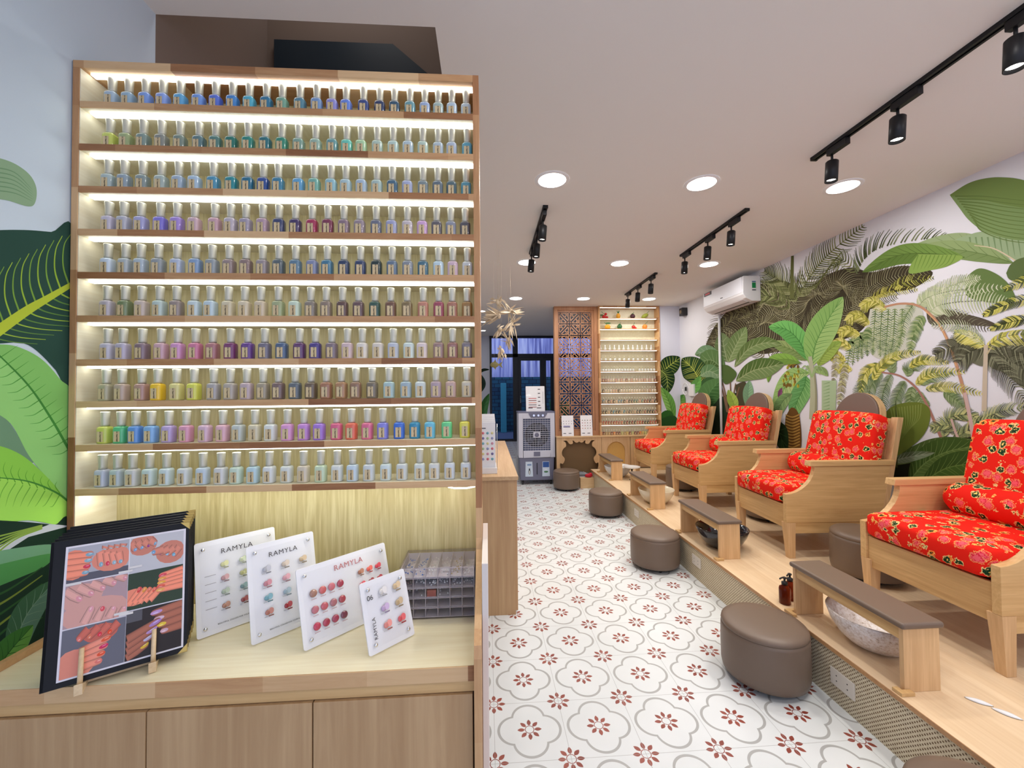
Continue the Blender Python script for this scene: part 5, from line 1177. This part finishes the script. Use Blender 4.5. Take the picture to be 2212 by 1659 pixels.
# lit display shelf
dsx0, dsx1 = 1.7575, 2.738; dsz0, dsz1 = .7572, 2.7895; NY0, NY1 = YW+.035, YW+.19
ds = thing('lit_display_shelf', 'floor-to-ceiling lit display shelf of small bottles at the back', 'shelving', ((dsx0+dsx1)/2, NY0, dsz0))
def dp(m, name, mats):
    o = m.build(name, mats, ds); o.location = (-(dsx0+dsx1)/2, -NY0, -dsz0); return o
dp(MB().box(dsx0, dsx0+.02, NY0-.02, NY1, dsz0, dsz1), 'side_panel', [JZ]); dp(MB().box(dsx1-.02, dsx1, NY0-.02, NY1, dsz0, dsz1), 'side_panel', [JZ])
dp(MB().box(dsx0+.02, dsx1-.02, NY1-.01, NY1, dsz0, dsz1), 'back_panel', [LIN]); dp(MB().box(dsx0+.02, dsx1-.02, NY0-.02, NY1-.01, dsz1-.022, dsz1), 'top_panel', [JX])
ztop = 2.767; pitch = (2.767-.757)/12; dtops = []
for k in range(12):
    zs = ztop-(k+1)*pitch
    if k < 11: dp(MB().box(dsx0+.02, dsx1-.02, NY0, NY0+.004, zs-.012, zs, 0).box(dsx0+.02, dsx1-.02, NY0+.004, NY1-.01, zs-.012, zs, 1), 'shelf', [JX, LIN])
    dtops.append(zs if k < 11 else .7573)
    zz = (dsz1-.022) if k == 0 else ztop-k*pitch-.012
    dp(MB().box(dsx0+.03, dsx1-.045, NY0+.006, NY0+.024, zz-.006, zz+.0003), 'led_strip', [LEDB])
# fruits
def fruit(kind, x, z, label):
    t = thing('toy_'+kind, label, 'fruit', (x, NY0+.07, z+.0005), 0, 'fruit ornaments on the back shelf')
    C = {'cherries': (190, 20, 30), 'pineapple': (226, 160, 30), 'mangosteen': (70, 24, 40), 'papaya': (150, 160, 50), 'mango': (240, 170, 30), 'avocado': (40, 100, 50), 'strawberry': (206, 40, 36), 'orange': (240, 140, 50)}[kind]
    GM = mat('fruit_leaf', srgb(30, 120, 60), .5); FM_ = mat('fruit_skin', srgb(*C), .3, coat=.4)
    if kind == 'cherries':
        MB().ball((-.015, 0, .032), .032, .03, .03).build('fruit_flesh', FM_, t); MB().ball((.03, 0, .022), .024, .022, .022).build('fruit_flesh', FM_, t); MB().ball((.012, .0, .075), .022).build('fruit_flesh', FM_, t)
    elif kind == 'pineapple': MB().ball((0, 0, .045), .034, .034, .045).build('fruit_flesh', FM_, t)
    elif kind == 'papaya': MB().ball((0, 0, .042), .062, .034, .032, M=Matrix.Translation((0, 0, .012)) @ Matrix.Rotation(-.5, 4, 'Y')).build('fruit_flesh', FM_, t)
    elif kind == 'mango': MB().ball((0, 0, .038), .048, .036, .038).build('fruit_flesh', FM_, t)
    elif kind == 'strawberry': MB().lathe([(0, 0), (.012, .004), (.028, .03), (.03, .046), (.02, .058), (0, .06)], 18, cap=False).build('fruit_flesh', FM_, t); MB().ball((.034, .0, .018), .018).build('fruit_flesh', FM_, t)
    else: MB().ball((0, 0, .040), .040, .038, .040).build('fruit_flesh', FM_, t)
    g_ = MB()
    if kind == 'pineapple':
        for k in range(9): a_ = 2*pi*k/9; g_.add([(0, 0, .085), (.012*cos(a_)-.006*sin(a_), .012*sin(a_)+.006*cos(a_), .10), (.03*cos(a_), .03*sin(a_), .135), (.012*cos(a_)+.006*sin(a_), .012*sin(a_)-.006*cos(a_), .10)], [(0, 1, 2, 3)])
    elif kind in ('mango', 'cherries'): g_.ball((-.05 if kind == 'cherries' else .01, 0, .06 if kind == 'cherries' else .098), .03 if kind == 'cherries' else .045, .012, .010, 10); g_.tube([(0, 0, .07), (-.03, 0, .09), (-.055, 0, .115)], .003, 6)
    elif kind in ('mangosteen', 'strawberry', 'avocado'): g_.lathe([(.022, .076 if kind != 'strawberry' else .056), (.012, .084 if kind != 'strawberry' else .064), (0, .086 if kind != 'strawberry' else .066)], 8); g_.tube([(0, 0, .08 if kind != 'strawberry' else .06), (.02, 0, .11)], .003, 6)
    else: g_.tube([(.0, 0, .075), (.025, 0, .10), (.05, 0, .125)], .003, 6)
    g_.build('leaves', GM, t)
for kd, x, lb, z in (('cherries', 1.885, 'red cherry ornaments with dark leaves', 0), ('pineapple', 2.10, 'small yellow pineapple ornament with green crown', 0), ('mangosteen', 2.335, 'dark purple round fruit ornament', 0), ('papaya', 2.555, 'green and yellow papaya ornament lying tilted', 0),
                     ('mango', 1.925, 'yellow mango ornament under a green leaf', 1), ('avocado', 2.12, 'round dark green fruit ornament', 1), ('strawberry', 2.345, 'red strawberry ornament with green top', 1), ('orange', 2.53, 'orange fruit ornament with a thin stem', 1)):
    fruit(kd, x, dtops[z], lb+' on the '+('top' if z == 0 else 'second')+' back shelf')
# bottles on the back shelf
CLR = mat('frosted_bottle', srgb(226, 226, 220), .2, trans=.2)
def dropper():
    r = thing('dropper_bottle', 'x', 'bottle')
    MB().lathe([(.0, 0), (.019, 0), (.020, .003), (.020, .028), (.012, .040), (.008, .044)], 14, cap=False).build('glass_bottle', CLR, r)
    MB().lathe([(.0085, .043), (.008, .055), (.0055, .058), (.0065, .075), (.003, .083), (0, .083)], 12).build('cap', WHITEP, r); return r
dro = dropper(); first2 = True
for bi in range(12):
    o = dro if first2 else dup(dro); first2 = False
    o.location = (1.80+bi*.0745, NY0+.05, dtops[3]+.0003); o['label'] = 'white dropper bottle, %s from the left on the fourth back shelf' % ORD[bi]; o['group'] = 'white dropper bottles on the fourth back shelf'
def squat():
    r = thing('clear_jar', 'x', 'bottle')
    MB().lathe([(.017, 0), (.018, .002), (.018, .034), (.010, .038), (.006, .040)], 12).build('glass_bottle', CLR, r)
    MB().tube([(0, 0, .039), (0, 0, .078)], .0035, 6).build('cap', mat('clear_cap', srgb(190, 186, 150), .3), r); return r
sq = squat(); first2 = True
for rr, xs in ((4, [1.806+i*.0745 for i in range(12)]), (5, [1.795+i*.044 for i in range(13)]+[2.425+i*.048 for i in range(6)])):
    for bi, x in enumerate(xs):
        o = sq if first2 else dup(sq); first2 = False
        o.location = (x, NY0+.05, dtops[rr]+.0003); o['label'] = 'clear jar of polish, %s from the left on the %s back shelf' % (ORD[bi], ORD[rr]); o['group'] = 'clear jars on the middle back shelves'
random.seed(5)
pal = {6: [(216, 196, 186), (196, 150, 140), (150, 100, 96), (222, 206, 190), (206, 170, 160)], 7: [(206, 196, 176), (220, 206, 190), (190, 170, 150), (80, 60, 56), (200, 160, 140)],
       8: [(200, 150, 130), (90, 130, 150), (60, 40, 50), (196, 170, 150), (90, 120, 110), (130, 50, 50)], 9: [(150, 130, 110), (50, 130, 160), (70, 60, 60), (30, 24, 30), (150, 70, 60), (190, 160, 130)],
       10: [(180, 60, 50), (150, 30, 36), (30, 26, 26), (190, 90, 70), (130, 20, 40)], 11: [(210, 180, 90), (220, 120, 40), (120, 60, 50), (60, 40, 36), (170, 140, 90), (190, 200, 120)]}
cn = {6: 'pale pink', 7: 'beige', 8: 'mixed muted', 9: 'mixed dark', 10: 'red', 11: 'warm'}
def cname(c):
    r, g_, b_ = c; mx_, mn = max(c), min(c)
    if mx_-mn < 26: return 'black' if mx_ < 60 else ('grey' if mx_ < 170 else 'cream')
    if b_ == mx_: return 'blue'
    if g_ == mx_: return 'green'
    if mx_ > 190 and mn > 140: return 'pale pink'
    if r > 200 and g_ > 150: return 'golden'
    if r > 200: return 'orange'
    return 'red' if g_ < 70 else 'brown'
rest = MB()
for rr in range(6, 12):
    nb_ = 22
    for bi in range(nb_):
        x = 1.792+bi*.0421; c = random.choice(pal[rr])
        if rr in (6, 11) or (rr == 10 and bi < 0):
            o = dup(proto); o.location = (x, NY0+.05, dtops[rr]+.0003); o.rotation_euler = (0, 0, 0); o.scale = (1.0, 1.0, 1.0)
            o['label'] = '%s nail polish bottle, %s from the left on the %s back shelf' % (cname(c), ORD[bi], {6: 'seventh', 11: 'lowest'}[rr]); o['group'] = 'nail polish bottles on the back shelf'
            for ch in o.children:
                if ch.name.startswith('glass_bottle'): ch.color = (*srgb(*c), 1)
        else:
            T_ = Matrix.Translation((x, NY0+.05, dtops[rr]+.0003))
            rest.lathe([(.014, 0), (.0158, .003), (.0158, .042), (.008, .0485)], 10, col=srgb(*c), M=T_)
            rest.lathe([(.0072, .049), (.0095, .089)], 8, col=srgb(200, 192, 170), M=T_); rest.box(-.008, .008, -.0162, -.0158, .006, .034, 0, srgb(206, 184, 144), M=T_)
o = rest.build('nail_polish_rows', VSW); tag(o, 'dense rows of nail polish bottles on the lower back shelves', 'nail polish', None); o['kind'] = 'stuff'

# ================================================================ COOLER
cl = thing('air_cooler', 'white and grey standing air cooler on casters near the lattice', 'air cooler', (.772, 6.30, 0))
GR = mat('cooler_grey', srgb(112, 114, 136), .4); GW = mat('cooler_white', srgb(206, 208, 222), .35); DKG = mat('cooler_dark', srgb(20, 22, 34), .5); FIN = mat('cooler_honeycomb', srgb(84, 92, 120), .6)
w_ = .285
MB().box(-w_, w_, .012, .36, .425, 1.115).build('cabinet', GW, cl, bevel=.01)
fp = MB()
for a_, b_, c_, d_ in ((-w_, -.215, .425, 1.115), (.215, w_, .425, 1.115), (-.215, .215, 1.03, 1.115), (-.215, .215, .425, .53)): fp.box(a_, b_, -.008, .012, c_, d_)
fp.build('front_frame', GW, cl, bevel=.003)
MB().prism([(-w_-.006, 1.115), (-w_-.006, 1.14), (w_+.006, 1.14), (w_+.006, 1.115)], -.008, .365, 'XZ').build('top_lid', GR, cl, bevel=.004)
MB().prism([(-.13, 1.1145), (.17, 1.1145), (.13, 1.045), (-.09, 1.045)], -.014, -.0085, 'XZ').build('control_panel', GR, cl)
for k in range(3): MB().cyl((-.045+k*.07, -.0145, 1.08), (-.045+k*.07, -.032, 1.08), .017, 18).build('knob', STEEL, cl)
gr = MB()
for k in range(12): x = -.215+k*.43/11; gr.box(x-.0013, x+.0013, .002, .006, .53, 1.03)
for k in range(16): z = .53+k*.5/15; gr.box(-.215, .215, -.002, .002, z-.0028, z+.0028)
gr.build('grille', GW, cl); MB().box(-.215, .215, .0085, .0115, .53, 1.03).build('honeycomb_pad', FIN, cl)
MB().cyl((0, .0082, .775), (0, .0045, .775), .19, 40).build('fan_opening', DKG, cl)
fb = MB()
for k in range(5):
    a_ = 2*pi*k/5; fb.add([(.04*cos(a_), .001, .775+.04*sin(a_)), (.17*cos(a_-.25), .004, .775+.17*sin(a_-.25)), (.175*cos(a_+.35), -.0, .775+.175*sin(a_+.35)), (.04*cos(a_+.7), .001, .775+.04*sin(a_+.7))], [(0, 1, 2, 3)])
fb.build('fan_blades', mat('fan_grey', srgb(60, 64, 80), .5), cl)
em = MB().box(-.055, .055, -.010, -.0022, .735, .82)
em.build('grille_badge', GW, cl, bevel=.012); MB().lathe([(.034, 0), (.034, .003), (.022, .004)], 24, M=look((0, -.0102, .777), (0, -.02, .777))).build('badge_ring', GR, cl)
MB().box(-.05, .05, -.014, -.0085, .445, .515).build('handle', GR, cl, bevel=.006)
MB().prism([(-w_+.01, .424), (w_-.01, .424), (w_-.025, .07), (-w_+.025, .07)], .0, .36, 'XZ').build('water_tank', GR, cl, bevel=.012)
for sx, nm in ((-.125, 'a'), (.14, 'b')):
    st_ = MB().prism([(sx-.055, .36), (sx+.05, .36), (sx+.06, .13), (sx-.06, .13)], -.0035, -.0004, 'XZ', col=srgb(206, 220, 236))
    if nm == 'a':
        st_.ball((sx+.005, -.004, .20), .016, .0012, .04, 12, col=srgb(24, 26, 34)).ball((sx+.005, -.005, .195), .009, .0012, .03, 12, col=srgb(226, 226, 222)).ball((sx+.005, -.0046, .245), .011, .0012, .012, 10, col=srgb(24, 26, 34)).box(sx-.03, sx+.035, -.0042, -.0036, .30, .325, 0, srgb(120, 150, 190))
    else: st_.box(sx-.05, sx+.048, -.0042, -.0036, .27, .355, 0, srgb(50, 90, 160)).ball((sx, -.004, .20), .035, .0012, .014, 12, col=srgb(80, 130, 90)).ball((sx-.005, -.0045, .235), .03, .0012, .008, 12, col=srgb(230, 236, 240))
    st_.build('sticker', VPR, cl)
MB().box(-.006, .006, -.004, -.0005, .16, .34).build('water_gauge', DKG, cl)
for x in (-.22, .22):
    for y in (.04, .32): MB().cyl((x-.012, y, .028), (x+.012, y, .028), .0275, 18).box(x-.016, x+.016, y-.012, y+.012, .03, .071).build('caster', BLKP, cl)
small_chart(.765, 6.36, 1.1405, .30, .40, 0, 'pale colour chart standing on top of the air cooler', 'rows')

# ================================================================ SECOND COUNTER
c2 = thing('reception_counter', 'narrow wooden counter in the aisle behind the polish shelving', 'counter', (-.1, 3.6, 0))
D2 = wood('counter_oak', srgb(206, 170, 126), srgb(180, 140, 98), 'Z', sc=.6)
def c2p(m, name, mats, bevel=0):
    o = m.build(name, mats, c2, bevel=bevel); o.location = (.1, -3.6, 0); return o
c2p(MB().box(-.45, .1985, 2.63, 4.575, .872, .898), 'worktop', [PALEY, JX], .002)
c2p(MB().box(-.44, .176, 2.648, 4.56, 0, .8715), 'carcass', [D2], .001); c2p(MB().box(.1765, .192, 2.665, 4.555, .02, .868), 'door', [D2], .001)
# chart rack on it
rk = thing('chart_rack', 'white rack of nail colour cards standing on the aisle counter', 'rack', (.0, 2.80, .8985))
MB().box(-.09, .065, -.075, .30, 0, .012).box(-.09, .065, -.075, -.068, .012, .04).build('tray', WHITEP, rk, bevel=.002)
MB().tube([(.062, -.05, .012), (.066, -.05, .02), (.066, -.05, .30), (.066, -.03, .33)], .003).build('wire_support', STEEL, rk)
for k in range(6):
    y0 = -.05+k*.055
    cd = MB().box(-.085, .055, y0, y0+.008, .0125, .345+k*.008).build('card', BOARD, rk, bevel=.002)
    if k == 0:
        random.seed(9); mb = MB(); C_ = [(150, 156, 196), (206, 150, 170), (216, 120, 134), (120, 112, 160), (120, 176, 190), (170, 196, 156), (220, 214, 156)]
        for r in range(6):
            for q_ in range(4): MB().ball((-.06+q_*.031, y0-.001, .27-r*.035), .009, .0015, .009, 10, col=srgb(*C_[(r+q_*2) % 7])).build('colour_sample', VPR, cd)
        mb.box(-.07, -.01, y0-.0012, y0, .30, .306, 0, srgb(80, 80, 90)); mb.build('printed_samples', VPR, cd)

# ================================================================ AIR CONDITIONER, PIPE AND SMALL WALL THINGS
ac = thing('air_conditioner', 'white split air conditioner high on the leafy wall', 'air conditioner', (XR-.001, 4.32, 2.44))
prof = [(0, .0), (-.10, .0), (-.175, .035), (-.205, .075), (-.21, .10), (-.205, .275), (-.19, .283), (0, .283)]
MB().prism([(x, z) for x, z in prof], 0, .82, 'XZ').build('casing', WHITEP, ac, bevel=.006, seg=3)
MB().box(-.2125, -.2100, .01, .81, .098, .272).build('front_panel', mat('ac_front', srgb(226, 228, 236), .4), ac)
MB().prism([(-.115, -.002), (-.170, .026), (-.166, .034), (-.115, .008)], .06, .76, 'XZ').build('louvre', mat('ac_louvre', srgb(214, 208, 210), .4), ac)
MB().box(-.112, -.085, .06, .76, -.001, .001).build('outlet_slot', BLKP, ac)
lab = MB(); lab.box(-.105, -.055, -.0015, -.0003, .115, .225, 0, srgb(226, 226, 226)); lab.box(-.102, -.058, -.0022, -.0015, .145, .205, 0, srgb(30, 140, 80)); lab.box(-.102, -.058, -.0022, -.0015, .118, .128, 0, srgb(50, 60, 80)); lab.box(-.102, -.058, -.0022, -.0015, .21, .222, 0, srgb(60, 110, 150))
lab.build('energy_label', VPR, ac)
lab = MB(); lab.box(-.2135, -.2125, .62, .795, .225, .27, 0, srgb(60, 56, 60)); lab.box(-.2142, -.2135, .66, .77, .24, .26, 0, srgb(206, 60, 70)); lab.build('front_sticker', VPR, ac)
MB().box(-.2132, -.2125, .38, .43, .12, .13).build('logo', INK, ac)
tag(MB().cyl((0, 0, .2501), (0, 0, 2.4385), .016, 12).build('drain_pipe', WHITEP, loc=(XR-.024, 5.10, 0)), 'thin white pipe running down the wall below the air conditioner', 'pipe')
t = thing('wall_speaker', 'small black box high in the back corner of the wall', 'speaker', (XR-.001, 6.02, 2.655))
MB().box(-.085, 0, -.05, .05, -.06, .06).build('housing', BLKP, t, bevel=.006); MB().cyl((-.086, 0, 0), (-.089, 0, 0), .03, 20).build('grille', mat('speaker_grille', srgb(120, 104, 80), .6), t)
t = thing('wall_fixture', 'white round fitting with a square box on the wall by the farthest headrest', 'wall fixture', (XR-.001, 5.95, 1.45))
MB().box(-.03, 0, -.17, -.02, -.09, .09).build('junction_box', WHITEP, t, bevel=.005)
ring_ = [(-.03, .07+.09*cos(2*pi*k/24), .02+.09*sin(2*pi*k/24)) for k in range(25)]
MB().tube(ring_, .006, 6).build('ring', WHITEP, t); MB().box(-.034, -.02, .055, .085, -.01, .05).build('hub', BLKP, t)

# ================================================================ HANGING STRAW ORNAMENT
STRAW = mat('dried_straw', srgb(214, 196, 168), .7); STRAW2 = mat('green_straw', srgb(136, 130, 84), .7)
def blade(mb, p, d, L, w):
    d = Vector(d).normalized(); s_ = d.cross(Vector((random.uniform(-1, 1), random.uniform(-1, 1), .3))).normalized()*w; p = Vector(p); m_ = p+d*L*.45+Vector((0, 0, -.01)); e_ = p+d*L+Vector((0, 0, -.02)); th_ = d.cross(s_).normalized()*.0006
    mb.add([p+th_, m_+s_+th_, e_, m_-s_+th_, p-th_, m_+s_-th_, m_-s_-th_], [(0, 1, 2, 3), (4, 6, 2, 5), (0, 4, 5, 1), (0, 3, 6, 4), (1, 5, 2), (3, 2, 6)])
random.seed(21)
hy = 4.0; HYS = [3.55, 4.3, 3.95, 4.75, 3.7, 5.1, 4.1, 4.0]
def straw(name, px, py, n_, L, dirs, label, m_=STRAW, w=.013, ctr=.03):
    n_ = int(n_*1.8); L *= 1.12
    global hy
    hy = HYS.pop(0); L *= hy/4
    c_ = ony(px, py, hy); mb = MB(); mb.ball((0, 0, 0), .018, .016, .026, 10)
    for k in range(n_):
        dx, dz = random.choice(dirs); blade(mb, (random.uniform(-ctr, ctr), random.uniform(-.015, .015), random.uniform(-ctr, ctr)), (dx+random.uniform(-.35, .35), random.uniform(-.5, .5), dz+random.uniform(-.35, .35)), L*random.uniform(.6, 1.1), w*random.uniform(.6, 1.1))
    t = thing(name, label, 'ornament', c_, 0, 'hanging straw ornaments')
    mb.build('woven_straw', m_, t); MB().tube([(0, 0, .02), (0, 0, H-c_[2]-.001)], .0004, 5).build('thread', STRAW, t)
straw('straw_bird', 1075, 652, 10, .09, [(.3, 1), (-.6, .2), (.6, -.8)], 'topmost dried straw bird hanging by the shelving')
straw('straw_bird', 1103, 672, 16, .13, [(-1, .1), (.2, -.5), (-.5, .9), (.4, .2)], 'dried straw bird with spread tail hanging in the middle')
straw('straw_fan', 1078, 683, 14, .17, [(-1, .3), (-1, -.35), (-.9, 0)], 'straw spray pointing left among the hanging birds')
straw('straw_bird', 1106, 700, 14, .12, [(.1, -1), (-.4, -.8), (.3, .5)], 'large dried straw bird with drooping wings')
straw('straw_bird', 1080, 712, 10, .08, [(-.5, -.8), (.5, .6)], 'small straw bird hanging left of the large one')
straw('straw_bird', 1098, 734, 12, .10, [(.2, -1), (-.3, .6)], 'straw bird hanging lowest on the right string')
straw('straw_bird', 1084, 758, 10, .07, [(-.3, -1), (.3, -1), (0, .8)], 'small straw insect hanging below the birds')
c_ = ony(1068, 788, hy); t = thing('straw_fish', 'green woven straw fish hanging lowest before the blue window', 'ornament', c_)
MB().ball((0, 0, 0), .045, .012, .030, 12).prism([(.035, 0), (.085, .035), (.07, 0), (.085, -.035)], -.004, .004, 'XZ').prism([(-.01, .025), (.01, .055), (.02, .02)], -.003, .003, 'XZ').prism([(-.01, -.025), (.01, -.05), (.02, -.02)], -.003, .003, 'XZ').build('woven_body', STRAW2, t)
MB().tube([(0, 0, .025), (0, 0, H-c_[2]-.001)], .0004, 5).build('thread', STRAW, t)

# ================================================================ CEILING LIGHTS
def downlight(first=None):
    t = thing('recessed_downlight', 'x', 'ceiling light')
    MB().lathe([(.088, -.004), (.106, -.005), (.110, -.001), (.110, .0)], 40, cap=False).build('trim_ring', WHITEP, t)
    MB().lathe([(0, -.0035), (.0885, -.0035)], 40, cap=False, smooth=False).build('diffuser', LAMPM, t); return t
dl = downlight(); f1 = True
px_ = ['left', 'middle', 'right']; rws = ['behind the camera', 'nearest', 'second', 'third', 'above the camera', ]
lst = []
for j, y in enumerate((-.72, .90, 2.52, 4.145, 5.745)):
    for i, x in enumerate((.425, 1.405, 2.375)):
        lst.append((x, y, '%s downlight in the %s row across the ceiling' % (px_[i], ['rear unseen', 'overhead unseen', 'nearest visible', 'second', 'third and farthest'][j])))
for k, y in enumerate((6.66, 7.66, 8.75)): lst.append((-.07, y, 'small downlight %s of three along the far left ceiling' % ['nearest', 'middle', 'farthest'][k]))
for x, y, lb in lst:
    if y < 2: # fittings above and behind the camera only give their light
        area('downlight_lamp', (x, y, H-.012), (0, 0, 0), .17, P_DOWN*(.55 if x < 1 else 1.1), (1.0, .965, .925), 'DISK'); continue
    o = dl if f1 else dup(dl); f1 = False
    o.location = (x, y, H-.0005); o['label'] = lb; o['group'] = 'recessed ceiling downlights'
    small = x < 0
    if small: o.scale = (.6, .6, 1)
    lo_ = area('downlight_lamp', (x, y, H-.012), (0, 0, 0), .10 if small else .17, P_DOWN*(.25 if small else 1), (1.0, .965, .925), 'DISK')
def head():
    t = thing('track_spotlight', 'x', 'spotlight')
    MB().box(-.014, .014, -.13, -.008, -.036, -.0005).build('adapter', BLACK, t, bevel=.002)
    MB().tube([(0, -.03, -.032), (0, -.03, -.075)], .006, 8).build('stem', BLACK, t)
    R = Matrix.Translation((0, -.03, -.075)) @ Matrix.Rotation(.08, 4, 'Y')
    MB().lathe([(.0, 0), (.026, 0), (.030, -.004), (.030, -.112), (.0265, -.112), (.0265, -.095), (0, -.095)], 28, cap=False).build('barrel', BLACK, t, M=R)
    MB().lathe([(0, -.0965), (.026, -.0965)], 24, cap=False, smooth=False).build('lens', mat('spot_lens', (1, 1, 1), .4, emit=(1, .96, .88), es=20), t, M=R)
    return t
hd = head(); f1 = True
tracks = [(1.907, 1.17, 2.20, [1.31, 1.728, 2.085], 'black ceiling track at the upper right edge', 'the nearest track'), (1.935, 2.86, 3.857, [3.049, 3.39, 3.80], 'black ceiling track above the second armchair', 'the middle right track'),
          (1.93, 4.467, 5.448, [4.60, 5.014, 5.38], 'black ceiling track farthest back near the display shelf', 'the farthest track'), (.433, 2.875, 3.841, [3.0, 3.38, 3.79], 'black ceiling track on the left of the aisle ceiling', 'the left aisle track')]
for x, y0, y1, hs, lb, tn in tracks:
    t = thing('ceiling_track', lb, 'light track', (x, (y0+y1)/2, H), 0, 'black ceiling light tracks'); L = y1-y0
    MB().prism([(-.0175, 0), (-.0175, -.018), (-.006, -.018), (-.006, -.008), (.006, -.008), (.006, -.018), (.0175, -.018), (.0175, 0)], -L/2, L/2, 'XZ').build('rail', BLACK, t)
    MB().box(-.018, .018, -L/2-.012, -L/2, -.020, 0).build('end_cap', BLACK, t); MB().box(-.018, .018, L/2, L/2+.012, -.020, 0).build('end_cap', BLACK, t)
    for k, y in enumerate(hs):
        o = hd if f1 else dup(hd); f1 = False
        o.location = (x, y+.03, H-.0185); o['label'] = 'black cylinder spotlight, %s on %s' % (['nearest', 'middle', 'farthest'][k], tn); o['group'] = 'black track spotlights'
        tz = .3 if x > 1 else 0
        la = area('spot_lamp', (x, y, H-.225), (0, tz, 0), .045, P_SPOT, (1, .94, .85), 'DISK'); la.data.spread = 1.3
